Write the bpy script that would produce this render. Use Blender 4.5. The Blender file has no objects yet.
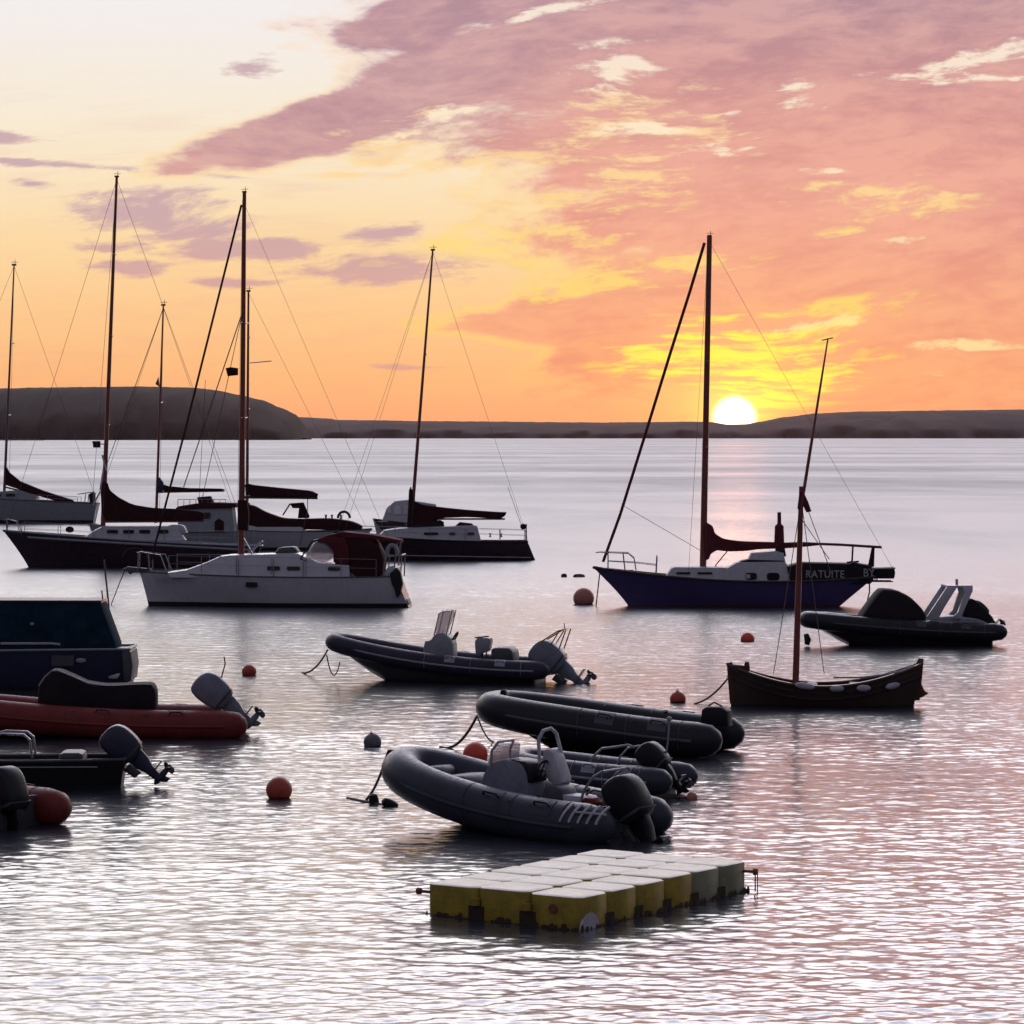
import bpy, math, random
from mathutils import Vector, Matrix, noise as mnoise
R = math.radians
random.seed(7)
scene = bpy.context.scene
COL = scene.collection
F = 3200.0          # focal length in pixels of a 1024 px frame
H = 5.6             # eye height above the water
HOR = 435.0
PITCH = math.atan((512 - HOR) / F)

# ------------------------------------------------------------------ camera
cam_d = bpy.data.cameras.new('camera')
cam = bpy.data.objects.new('camera', cam_d)
COL.objects.link(cam)
cam.location = (0, 0, H)
cam.rotation_euler = (R(90) - PITCH, 0, 0)
cam_d.sensor_width = 36
cam_d.lens = F / 1024 * 36
cam_d.clip_start = 0.5
cam_d.clip_end = 60000
scene.camera = cam
scene.render.resolution_x = 1024
scene.render.resolution_y = 1024

def ray(px, py):
    v = Vector(((px - 512) / F, 1, -(py - 512) / F))
    c, s = math.cos(-PITCH), math.sin(-PITCH)
    return Vector((v.x, v.y * c - v.z * s, v.y * s + v.z * c))

def at(px, py, z=0.0):
    d = ray(px, py)
    k = (z - H) / d.z
    return Vector((d.x * k, d.y * k, z))

def far(px, py, Y):
    d = ray(px, py)
    k = Y / d.y
    return Vector((d.x * k, Y, H + d.z * k))

# ------------------------------------------------------------------ node helper
class V:
    """a scalar node socket with arithmetic"""
    def __init__(s, t, o): s.t, s.o = t, o
    def _m(s, op, *a, clamp=False):
        n = s.t.nodes.new('ShaderNodeMath'); n.operation = op; n.use_clamp = clamp
        for i, x in enumerate((s,) + a):
            if isinstance(x, V): s.t.links.new(x.o, n.inputs[i])
            else: n.inputs[i].default_value = x
        return V(s.t, n.outputs[0])
    def __add__(s, b): return s._m('ADD', b)
    __radd__ = __add__
    def __sub__(s, b): return s._m('SUBTRACT', b)
    def __rsub__(s, b): return (s * -1) + b
    def __mul__(s, b): return s._m('MULTIPLY', b)
    __rmul__ = __mul__
    def __truediv__(s, b): return s._m('DIVIDE', b)
    def __pow__(s, b): return s._m('POWER', b)
    def mx(s, b): return s._m('MAXIMUM', b)
    def mn(s, b): return s._m('MINIMUM', b)
    def clamp(s): return s._m('ADD', 0.0, clamp=True)
    def ss(s, a, b, c=0.0, d=1.0):
        n = s.t.nodes.new('ShaderNodeMapRange'); n.interpolation_type = 'SMOOTHSTEP'
        s.t.links.new(s.o, n.inputs[0])
        for i, x in enumerate((a, b, c, d)): n.inputs[i + 1].default_value = x
        return V(s.t, n.outputs[0])

def vec(t, x, y, z=0.0):
    n = t.nodes.new('ShaderNodeCombineXYZ')
    for i, a in enumerate((x, y, z)):
        if isinstance(a, V): t.links.new(a.o, n.inputs[i])
        else: n.inputs[i].default_value = a
    return n.outputs[0]

def noise(t, v, scale=1.0, detail=6, rough=0.55, dist=0.0, lac=2.0):
    n = t.nodes.new('ShaderNodeTexNoise')
    n.inputs['Scale'].default_value = scale; n.inputs['Detail'].default_value = detail
    n.inputs['Roughness'].default_value = rough; n.inputs['Distortion'].default_value = dist
    n.inputs['Lacunarity'].default_value = lac
    if v is not None: t.links.new(v, n.inputs['Vector'])
    return V(t, n.outputs[0])

def mixc(t, f, a, b, mode='MIX'):
    n = t.nodes.new('ShaderNodeMix'); n.data_type = 'RGBA'; n.blend_type = mode; n.clamp_result = False
    for i, x in ((0, f), (6, a), (7, b)):
        if isinstance(x, V): t.links.new(x.o, n.inputs[i])
        elif isinstance(x, (int, float)): n.inputs[i].default_value = x
        elif isinstance(x, tuple): n.inputs[i].default_value = x + (1,)
        else: t.links.new(x, n.inputs[i])
    return n.outputs[2]

def lin(r, g, b, k=1.0):
    def f(c):
        c /= 255
        return (c / 12.92 if c <= .04045 else ((c + .055) / 1.055) ** 2.4) * k
    return (f(r), f(g), f(b))

def ramp(t, f, stops):
    n = t.nodes.new('ShaderNodeValToRGB')
    e = n.color_ramp.elements
    while len(e) < len(stops): e.new(0.5)
    for el, (p, c) in zip(e, stops): el.position = p; el.color = tuple(c) + (1,)
    t.links.new(f.o, n.inputs[0])
    return n.outputs[0]

# ------------------------------------------------------------------ sky
SUN_AZ = (734 - 512) / F           # radians to the right of +Y
SUN_EL = (HOR - 418) / F
def build_world():
    w = bpy.data.worlds.new("World"); scene.world = w; w.use_nodes = True
    t = w.node_tree; t.nodes.clear()
    out = t.nodes.new('ShaderNodeOutputWorld'); bg = t.nodes.new('ShaderNodeBackground')
    t.links.new(bg.outputs[0], out.inputs[0])
    tc = t.nodes.new('ShaderNodeTexCoord')
    sp = t.nodes.new('ShaderNodeSeparateXYZ'); t.links.new(tc.outputs['Generated'], sp.inputs[0])
    x, y, z = (V(t, sp.outputs[i]) for i in range(3))
    K = 180 / math.pi / 0.017905   # degrees -> "pixels" of 0.0179 degree
    az = x._m('ARCTAN2', y) * (F * 1.0)          # arc units, 3200 per radian
    el = z._m('ARCSINE') * (F * 1.0)
    # P: horizontal arc position, 0..1024 over the photographed sky; Q: height above the horizon
    P = az + 512.0
    Q = el
    # clear sky by height (Q / 3200 rad)
    q = Q / 1600.0
    clear = ramp(t, q.clamp(), [
        (0.000, lin(255, 164, 112)), (0.03, lin(255, 184, 120)), (0.075, lin(254, 202, 142)),
        (0.12, lin(253, 218, 164)), (0.165, lin(251, 230, 196)), (0.205, lin(248, 236, 216)), (0.26, lin(244, 238, 236)),
        (0.42, lin(243, 235, 235)), (0.7, lin(236, 230, 234)), (1.0, lin(214, 214, 236))])
    # warm towards the sun
    dx = (P - 734.0); dy = (Q - (HOR - 418.0))
    rr = ((dx * dx) + (dy * dy) * 1.6)._m('SQRT')
    # domain warp
    wv = noise(t, vec(t, P / 300.0, Q / 150.0, 3.1), 1.0, 3, .5)
    wv2 = noise(t, vec(t, P / 300.0, Q / 150.0, 17.7), 1.0, 3, .5)
    Pw = P + (wv - 0.5) * 110.0
    Qw = Q + (wv2 - 0.5) * 60.0 - (P - 512.0) * .06        # the streets of cloud rise a little to the right
    big = noise(t, vec(t, Pw / 170.0, Qw / 62.0, 0.4), 1.0, 9, .60)
    fine = noise(t, vec(t, Pw / 46.0, Qw / 15.0, 5.4), 1.0, 8, .62)
    strk = noise(t, vec(t, Pw / 120.0, Qw / 11.0, 9.4), 1.0, 8, .64)
    cell = noise(t, vec(t, Pw / 90.0, Qw / 26.0, 31.0), 1.0, 8, .66)

    def blob(px, py, rx, ry, tilt=0.0, warp=True):
        a = (P + (wv - .5) * 70.0 if warp else P) - px
        b = (Q + (wv2 - .5) * 30.0 if warp else Q) - (HOR - py)
        c, s = math.cos(R(tilt)), math.sin(R(tilt))
        u = (a * c + b * s) / rx
        v = (b * c - a * s) / ry
        d = (u * u + v * v)._m('SQRT')
        return (1.0 - d)             # 1 in the middle, 0 on the rim, negative outside

    deck = blob(850, 50, 520, 250, -4)
    for a in ((980, 250, 500, 250, 0), (320, 128, 185, 30, 17), (470, 75, 150, 48, 18), (620, 318, 215, 34, 2), (800, 345, 300, 60, 0),
              (900, -200, 800, 250, 0), (450, 15, 120, 34, 15)):
        deck = deck.mx(blob(*a))
    deck = deck - Q.ss(460.0, 760.0, 0.0, .9)
    deckn = deck * 1.9 + (big - 0.5) * 1.9 + (fine - .5) * .9
    deckm = deckn.ss(-0.04, 0.46)
    small = blob(160, 222, 84, 32, -6)
    for a in ((120, 246, 60, 9, 0), (125, 268, 50, 11, -3), (240, 250, 100, 12, -4), (410, 270, 130, 17, 1), (262, 72, 34, 13, 5), (100, 176, 150, 5, -4), (10, 146, 60, 8, -5),
              (395, 370, 45, 4, 0), (385, 235, 40, 12, 10), (40, 190, 20, 6, 0), (-300, 180, 200, 30, 5), (-350, 330, 200, 22, 0), (245, 283, 60, 6, 0)):
        small = small.mx(blob(*a))
    smallm = (small.mx(-1.0) * 1.25 + (big - .5) * 1.6 + (cell - .5) * 3.4 + (fine - .5) * 2.2 + (strk - .5) * 2.0 - .04).ss(-0.12, 0.85) * (small * 3.0 + 1.0).clamp() * 0.86
    # thin high veil over the whole lower sky
    veil = (strk * .6 + big * .4).ss(.46, .66) * Q.ss(0.0, 60.0) * Q.ss(420.0, 250.0)
    # lit gaps where the light comes through the deck
    wis = blob(590, 170, 210, 80, 10)
    for a in ((740, 355, 190, 56, 4), (640, 130, 160, 60, 5), (520, 245, 170, 46, 3), (860, 320, 140, 28, 4), (620, 270, 200, 34, 6), (390, 150, 130, 44, 15), (860, 210, 150, 40, 4)):
        wis = wis.mx(blob(*a))
    wism = ((wis * 1.6).clamp() * .55 + (cell - .5) * 3.4 + (fine - .5) * 1.6 + (strk - .5) * 1.2 - .34).ss(0.0, 0.60) * (wis * 3.0).clamp()
    brt = blob(808, 98, 44, 17, 3)
    for a in ((900, 84, 95, 9, 3), (990, 64, 75, 14, 14), (880, 244, 75, 7, 1), (970, 348, 60, 5, 1), (820, 178, 40, 5, 2), (812, 325, 90, 7, 3), (728, 113, 14, 6, 0),
              (560, 18, 80, 10, 12), (618, 70, 60, 22, 8), (640, 132, 50, 10, 4), (720, 152, 55, 10, 8), (930, 372, 22, 4, 0), (430, 125, 70, 10, 16), (1000, 84, 60, 7, 0)):
        brt = brt.mx(blob(*a))
    brtm = (brt * 1.0 + (fine - .5) * 4.6 + (cell - .5) * 4.4 + (strk - .5) * 2.0 - .22).ss(0.0, 1.0) * (brt * 2.5 + .9).clamp()
    # colours of the cloud by height
    cc = ramp(t, (Q / 900.0).clamp(), [
        (0.00, lin(254, 156, 106)), (0.07, lin(254, 165, 116)), (0.16, lin(249, 168, 134)), (0.26, lin(240, 163, 150)),
        (0.36, lin(224, 158, 152)), (0.47, lin(192, 150, 157)), (0.62, lin(190, 160, 176)), (1.0, lin(215, 206, 226))])
    mv = (blob(330, 112, 330, 120, 12) * 1.6).clamp()
    cc = mixc(t, mv * .85, cc, lin(188, 156, 168))
    # thick cloud is greyer and darker, thin cloud warm
    thick = ((big - .5) * 2.6 + (cell - .5) * 3.6 + (fine - .5) * 1.2 + .45).clamp()
    warm = mixc(t, (Q / 430.0).clamp(), lin(255, 188, 120), lin(236, 186, 176))
    cool = mixc(t, (Q / 430.0).clamp(), lin(240, 146, 112), lin(164, 128, 142))
    cc = mixc(t, .42, cc, mixc(t, thick, warm, cool))
    c = mixc(t, veil * .30, clear, mixc(t, (Q / 300.0).clamp(), lin(244, 158, 112), lin(236, 198, 186)))
    c = mixc(t, smallm, c, mixc(t, (Q / 220.0).clamp(), lin(236, 164, 130), lin(198, 162, 172)))
    c = mixc(t, deckm, c, cc)
    # lit rims of the deck
    rim = deckn.ss(-.16, .02) * deckn.ss(.30, .06) * Q.ss(20.0, 120.0)
    wc = ramp(t, (Q / 450.0).clamp(), [(0.0, lin(255, 222, 96)), (0.25, lin(255, 220, 108)), (0.5, lin(255, 220, 146)), (.8, lin(254, 218, 178)), (1.0, lin(252, 230, 220))])
    c = mixc(t, rim * 0.40, c, wc)
    c = mixc(t, wism * 0.85, c, wc)
    c = mixc(t, brtm * 0.85, c, mixc(t, (Q / 400.0).clamp(), lin(255, 224, 140), lin(255, 240, 220)))
    # glow and disc of the low sun
    g1 = (rr / -120.0)._m('EXPONENT')
    g2 = (rr / -30.0)._m('EXPONENT')
    yel = ((blob(738, 360, 175, 62, 0) * 1.5).clamp() * .5 + (strk - .5) * 3.0 + (fine - .5) * 1.6).ss(0.08, .70) * (blob(738, 360, 175, 62, 0) * 3.0).clamp()
    c = mixc(t, yel * .95, c, lin(255, 236, 92, 1.05))
    glow = vec(t, g1 * .14 + g2 * 1.5, g1 * .03 + g2 * .95, g1 * -.04 + g2 * .10)
    c = mixc(t, 1.0, c, glow, 'ADD')
    rs = (dx * dx + dy * dy)._m('SQRT')
    disc = rs.ss(25.0, 11.0)
    c = mixc(t, disc, c, (4.5, 4.0, 2.6))
    # front / behind: the sky opposite the sun is still dusky blue
    fx = (x * math.sin(SUN_AZ) + y * math.cos(SUN_AZ))
    fr = fx.ss(0.50, 0.97)
    nishita = t.nodes.new('ShaderNodeTexSky'); nishita.sky_type = 'NISHITA'; nishita.sun_disc = False
    nishita.sun_elevation = R(1.2); nishita.sun_rotation = SUN_AZ
    dusk = mixc(t, 1.0, (BACK[0], BACK[1], BACK[2]), mixc(t, 1.0, nishita.outputs[0], (.022, .020, .021), 'MULTIPLY'), 'ADD')
    c = mixc(t, fr, dusk, c)
    # unseen upper sky in front is boosted to brighten the water
    up = (Q.ss(435.0, 860.0, 1.0, UPK))
    c = mixc(t, 1.0, c, vec(t, up, up, up), 'MULTIPLY')
    c = mixc(t, z.ss(-0.02, -0.001), lin(120, 110, 125, .5), c)
    c = mixc(t, 1.0, c, (10.0, 10.0, 10.0), 'MULTIPLY')
    t.links.new(c, bg.inputs[0]); bg.inputs[1].default_value = 0.1
    return w
BACK = (.034, .031, .042)
UPK = 4.2
build_world()
try:
    scene.world.cycles.sampling_method = 'MANUAL'; scene.world.cycles.sample_map_resolution = 2048
except Exception: pass

sun_d = bpy.data.lights.new('sun', 'SUN'); sun = bpy.data.objects.new('sun', sun_d); COL.objects.link(sun)
sun_d.energy = 0.17; sun_d.angle = R(1.2); sun_d.color = (1.0, .34, .13)
sdir = Vector((math.sin(SUN_AZ) * math.cos(SUN_EL), math.cos(SUN_AZ) * math.cos(SUN_EL), math.sin(SUN_EL)))
sun.rotation_euler = (sdir).to_track_quat('Z', 'Y').to_euler()
sun.location = (0, 0, 80)

scene.view_settings.view_transform = 'Standard'; scene.view_settings.look = 'None'
scene.view_settings.exposure = 0.0; scene.view_settings.gamma = 1.0

# ------------------------------------------------------------------ materials
MATS = {}
def mat(name, rgb, rough=.5, metal=0.0, var=.18, nscale=6.0, bump=0.0, spec=None, coat=0.0, trans=0.0, rgb2=None, stripe=None):
    if name in MATS: return MATS[name]
    m = bpy.data.materials.new(name); m.use_nodes = True; t = m.node_tree
    p = t.nodes['Principled BSDF']
    tc = t.nodes.new('ShaderNodeTexCoord')
    n = noise(t, tc.outputs['Object'], nscale, 6, .62)
    n2 = noise(t, tc.outputs['Object'], nscale * 5.3, 4, .6)
    f = (n * .7 + n2 * .3).ss(.32, .68)
    a = tuple(c * (1 - var) for c in rgb); b = rgb2 or tuple(min(1, c * (1 + var)) for c in rgb)
    c = mixc(t, f, a, b)
    t.links.new(c, p.inputs['Base Color'])
    r = n2.ss(.3, .7, max(.02, rough * .8), min(1, rough * 1.2))
    t.links.new(r.o, p.inputs['Roughness'])
    p.inputs['Metallic'].default_value = metal
    if spec is not None: p.inputs['Specular IOR Level'].default_value = spec
    if coat: p.inputs['Coat Weight'].default_value = coat; p.inputs['Coat Roughness'].default_value = .1
    if trans: p.inputs['Transmission Weight'].default_value = trans
    if bump:
        bn = t.nodes.new('ShaderNodeBump'); bn.inputs['Strength'].default_value = bump; bn.inputs['Distance'].default_value = .02
        t.links.new(n.o, bn.inputs['Height']); t.links.new(bn.outputs[0], p.inputs['Normal'])
    MATS[name] = m
    return m

M = dict(
    white=mat('white_gelcoat', (.56, .56, .62), .32, coat=.2, var=.08, nscale=1.2),
    offwhite=mat('offwhite_deck', (.50, .51, .56), .5, var=.12),
    grey=mat('grey_gelcoat', (.30, .32, .37), .4, var=.12),
    dkgrey=mat('dark_grey', (.07, .072, .085), .5),
    black=mat('black_rubber', (.014, .015, .02), .55, spec=.3),
    hypalon=mat('grey_hypalon', (.036, .041, .066), .42, bump=.3, nscale=3, spec=.35),
    hypblack=mat('black_hypalon', (.018, .020, .030), .40, bump=.3, nscale=3, spec=.3),
    hypnavy=mat('navy_hypalon', (.035, .032, .060), .5, bump=.3, nscale=3, spec=.3),
    hypred=mat('red_hypalon', (.20, .030, .026), .55, bump=.3, nscale=3, spec=.3),
    antifoul=mat('dark_antifouling', (.018, .016, .022), .7),
    redanti=mat('red_antifouling', (.12, .03, .03), .7),
    navy=mat('navy_gelcoat', (.075, .052, .185), .35, coat=.2, var=.12, nscale=1.0),
    darkhull=mat('dark_wine_gelcoat', (.040, .018, .036), .3, coat=.2, nscale=.4, var=.05),
    darkblue=mat('dark_blue_gelcoat', (.030, .030, .065), .3, coat=.2, nscale=1.0),
    bluehull=mat('blue_hull_paint', (.018, .024, .065), .4),
    teal=mat('dark_teal_canvas', (.009, .026, .046), .95, bump=.25, nscale=4, spec=.05, rgb2=(.013, .040, .066)),
    canvas=mat('dark_maroon_canvas', (.050, .018, .022), .85, bump=.4, nscale=5, spec=.1),
    canvas2=mat('maroon_canvas', (.13, .030, .038), .85, bump=.4, nscale=5, spec=.1),
    canvasblk=mat('black_canvas', (.026, .022, .028), .8, bump=.4, nscale=5, spec=.15),
    yellowcloth=mat('yellow_sail_cloth', (.30, .20, .07), .8),
    wood=mat('varnished_wood', (.10, .032, .016), .35, coat=.3),
    woodhull=mat('tarred_planks', (.050, .030, .028), .55, nscale=3, bump=.3),
    alu=mat('mast_aluminium', (.16, .12, .13), .42, metal=.35),
    redmast=mat('varnished_spar', (.24, .055, .045), .4, coat=.3),
    steel=mat('stainless_steel', (.35, .34, .36), .3, metal=.8),
    wire=mat('rigging_wire', (.12, .09, .10), .5, metal=.3),
    rope=mat('mooring_rope', (.10, .08, .07), .9),
    glassdk=mat('smoked_window', (.012, .012, .016), .1, var=.05),
    outgrey=mat('grey_cowling', (.20, .22, .28), .4),
    outnavy=mat('navy_cowling', (.030, .036, .075), .4),
    outblack=mat('black_cowling', (.012, .013, .018), .45, spec=.35),
    buoy=mat('orange_buoy_plastic', (.50, .085, .05), .5, var=.25, nscale=4, spec=.4),
    buoypink=mat('faded_pink_buoy', (.55, .20, .15), .55, var=.2, nscale=4),
    buoyred=mat('red_buoy_plastic', (.80, .09, .05), .5, var=.15, nscale=4),
    buoygrey=mat('grey_buoy_plastic', (.16, .16, .19), .6, var=.3, nscale=4),
    algae=mat('algae_band', (.05, .03, .02), .9),
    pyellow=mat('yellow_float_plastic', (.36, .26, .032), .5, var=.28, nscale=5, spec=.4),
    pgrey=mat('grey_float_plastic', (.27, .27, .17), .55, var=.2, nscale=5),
    ptop=mat('sky_sheen_float_top', (.74, .66, .44), .42, var=.16, nscale=4, bump=.2, rgb2=(.86, .80, .62)),  # cream base colour stands in for sky sheen on the float tops
    fender=mat('white_fender', (.50, .48, .55), .5),
    letter=mat('white_lettering', (.42, .40, .46), .6),
    rust=mat('rusty_iron', (.22, .075, .035), .8, var=.4),
)
def clear_plastic():
    m = bpy.data.materials.new('clear_plastic'); m.use_nodes = True; t = m.node_tree
    p = t.nodes['Principled BSDF']; o = t.nodes['Material Output']
    p.inputs['Base Color'].default_value = (.6, .55, .6, 1); p.inputs['Roughness'].default_value = .12
    tr = t.nodes.new('ShaderNodeBsdfTransparent'); tr.inputs[0].default_value = (.85, .8, .82, 1)
    mx = t.nodes.new('ShaderNodeMixShader'); mx.inputs[0].default_value = .45
    t.links.new(tr.outputs[0], mx.inputs[1]); t.links.new(p.outputs[0], mx.inputs[2]); t.links.new(mx.outputs[0], o.inputs[0])
    return m
M['clear'] = clear_plastic()
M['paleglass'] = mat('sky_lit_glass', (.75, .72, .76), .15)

# ------------------------------------------------------------------ mesh builder
def lerp(a, b, t): return a + (b - a) * t
def chaikin(prof, n=1, k=.22):
    for _ in range(n):
        out = []
        for i, a in enumerate(prof):
            b = prof[(i + 1) % len(prof)]
            out.append((lerp(a[0], b[0], k), lerp(a[1], b[1], k))); out.append((lerp(a[0], b[0], 1 - k), lerp(a[1], b[1], 1 - k)))
        prof = out
    return prof
class MB:
    """collects geometry in local units (multiplied by s) and links ONE mesh object"""
    def __init__(self, s=1.0): self.v, self.f, self.m, self.s, self.mi = [], [], [], s, 0
    def add(self, vs, fs):
        o = len(self.v); self.v += [tuple(p) for p in vs]
        for f in fs: self.f.append([i + o for i in f]); self.m.append(self.mi)
    def box(self, x0, x1, y0, y1, z0, z1):
        self.add([(x0, y0, z0), (x1, y0, z0), (x1, y1, z0), (x0, y1, z0), (x0, y0, z1), (x1, y0, z1), (x1, y1, z1), (x0, y1, z1)],
                 [(0, 3, 2, 1), (4, 5, 6, 7), (0, 1, 5, 4), (1, 2, 6, 5), (2, 3, 7, 6), (3, 0, 4, 7)])
    def loft(self, rows, closed=True, caps=True):
        n = len(rows[0]); vs = [p for r in rows for p in r]; fs = []
        for i in range(len(rows) - 1):
            for j in range(n if closed else n - 1):
                k = (j + 1) % n
                fs.append((i * n + j, i * n + k, (i + 1) * n + k, (i + 1) * n + j))
        if caps and closed:
            fs.append(tuple(range(n))[::-1]); fs.append(tuple(range((len(rows) - 1) * n, len(rows) * n)))
        self.add(vs, fs)
    def tube(self, pts, r, n=8, caps=True):
        pts = [Vector(p) for p in pts]
        rs = r if isinstance(r, (list, tuple)) else [r] * len(pts)
        rows = []; up = Vector((0, 0, 1)); prev = None
        for i, p in enumerate(pts):
            d = (pts[min(i + 1, len(pts) - 1)] - pts[max(i - 1, 0)])
            if d.length < 1e-9: d = Vector((1, 0, 0))
            d.normalize()
            if prev is None:
                a = up if abs(d.z) < .9 else Vector((0, 1, 0))
                u = d.cross(a).normalized()
            else:
                u = (prev - d * prev.dot(d))
                u = u.normalized() if u.length > 1e-6 else d.cross(up).normalized()
            prev = u; w = d.cross(u)
            rows.append([p + (u * math.cos(2 * math.pi * j / n) + w * math.sin(2 * math.pi * j / n)) * rs[i] for j in range(n)])
        self.loft(rows, True, caps)
    def prism(self, prof, y0, y1, r=0.0, top=None):
        """side profile (x,z) given depth from y0 to y1, rim rounded by r"""
        cx = sum(p[0] for p in prof) / len(prof); cz = sum(p[1] for p in prof) / len(prof)
        def ring(y, k):
            out = []
            for (x, z) in prof:
                d = math.hypot(x - cx, z - cz) or 1
                q = max(.05, (d - k) / d)
                out.append((cx + (x - cx) * q, y, cz + (z - cz) * q))
            return out
        if r <= 0: rows = [ring(y0, 0), ring(y1, 0)]
        else: rows = [ring(y0, r), ring(y0 + r * .3, r * .3), ring(y0 + r, 0), ring(y1 - r, 0), ring(y1 - r * .3, r * .3), ring(y1, r)]
        self.loft(rows)
    def ball(self, c, rx, ry=None, rz=None, nu=20, nv=12):
        ry = ry or rx; rz = rz or rx; rows = []
        for i in range(nv + 1):
            a = math.pi * (i + .02) / (nv + .04)
            rows.append([(c[0] + rx * math.sin(a) * math.cos(2 * math.pi * j / nu), c[1] + ry * math.sin(a) * math.sin(2 * math.pi * j / nu), c[2] + rz * math.cos(a)) for j in range(nu)])
        self.loft(rows)
    def build(self, name, m, parent=None, ang=40, xf=None, bevel=0.0):
        me = bpy.data.meshes.new(name)
        vs = [Vector(v) * self.s for v in self.v]
        if xf is not None: vs = [xf @ v for v in vs]
        me.from_pydata(vs, [], self.f)
        for x in (m if isinstance(m, (list, tuple)) else [m]): me.materials.append(x)
        me.polygons.foreach_set('material_index', self.m)
        me.polygons.foreach_set('use_smooth', [True] * len(self.f))
        me.update(); me.validate()
        import bmesh
        bm = bmesh.new(); bm.from_mesh(me); bmesh.ops.recalc_face_normals(bm, faces=bm.faces)
        if bevel:
            es = [e for e in bm.edges if len(e.link_faces) == 2 and e.calc_face_angle(0) > R(30)]
            bmesh.ops.bevel(bm, geom=es, offset=bevel, segments=2, profile=.7, affect='EDGES', clamp_overlap=True)
        bm.to_mesh(me); bm.free()
        me.set_sharp_from_angle(angle=R(ang))
        o = bpy.data.objects.new(name, me); COL.objects.link(o)
        if parent is not None: o.parent = parent
        return o

def tag(o, label=None, cat=None, group=None, kind=None):
    if label: o['label'] = label
    if cat: o['category'] = cat
    if group: o['group'] = group
    if kind: o['kind'] = kind
    return o

def thing(name, label, cat, px, py, yaw=0, group=None, roll=0):
    o = bpy.data.objects.new(name, None); COL.objects.link(o)
    o.empty_display_size = .3
    o.location = at(px, py); o.rotation_euler = (R(roll), 0, R(yaw))
    return tag(o, label, cat, group)

def scale_at(px, py): return at(px, py).y / F    # metres per pixel there

# A boat context: x in photo pixels measured from the boat's own middle (bow = -x), z in pixels above its waterline
class Boat:
    def __init__(self, name, label, cat, cx, wy, yaw=0, group=None, roll=0):
        self.cx, self.wy = cx, wy; self.k = 1 / math.cos(R(yaw))
        self.s = scale_at(cx, wy)
        self.e = thing(name, label, cat, cx, wy, yaw, group, roll)
    def mb(self): return MB(self.s)
    def X(self, px): return (px - self.cx) * self.k
    def Z(self, py): return self.wy - py
    def prof(self, pts): return [(self.X(a), self.Z(b)) for a, b in pts]
    def prism(self, name, m, pts, hw, r=0.0, y=0.0, parent=None, bevel=0, ang=40):
        pr = self.prof(pts)
        if r >= 1.5: pr = chaikin(pr, 2 if r >= 3 else 1, .16)
        b = self.mb(); b.prism(pr, y - hw, y + hw, r)
        return b.build(name, m, parent or self.e, ang, bevel=bevel * self.s)
    def tube(self, name, m, pts, r, parent=None, n=8, more=()):
        b = self.mb(); b.tube([(self.X(p[0]), p[2] if len(p) > 2 else 0, self.Z(p[1])) for p in pts], r, n)
        for q in more: b.tube([(self.X(p[0]), p[2] if len(p) > 2 else 0, self.Z(p[1])) for p in q], r, n)
        return b.build(name, m, parent or self.e)

def curve_pts(a, b, sag=0.0, n=8, y0=0, y1=0):
    return [(lerp(a[0], b[0], i / n), lerp(a[1], b[1], i / n) + sag * 4 * (i / n) * (1 - i / n), lerp(y0, y1, i / n)) for i in range(n + 1)]

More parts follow.
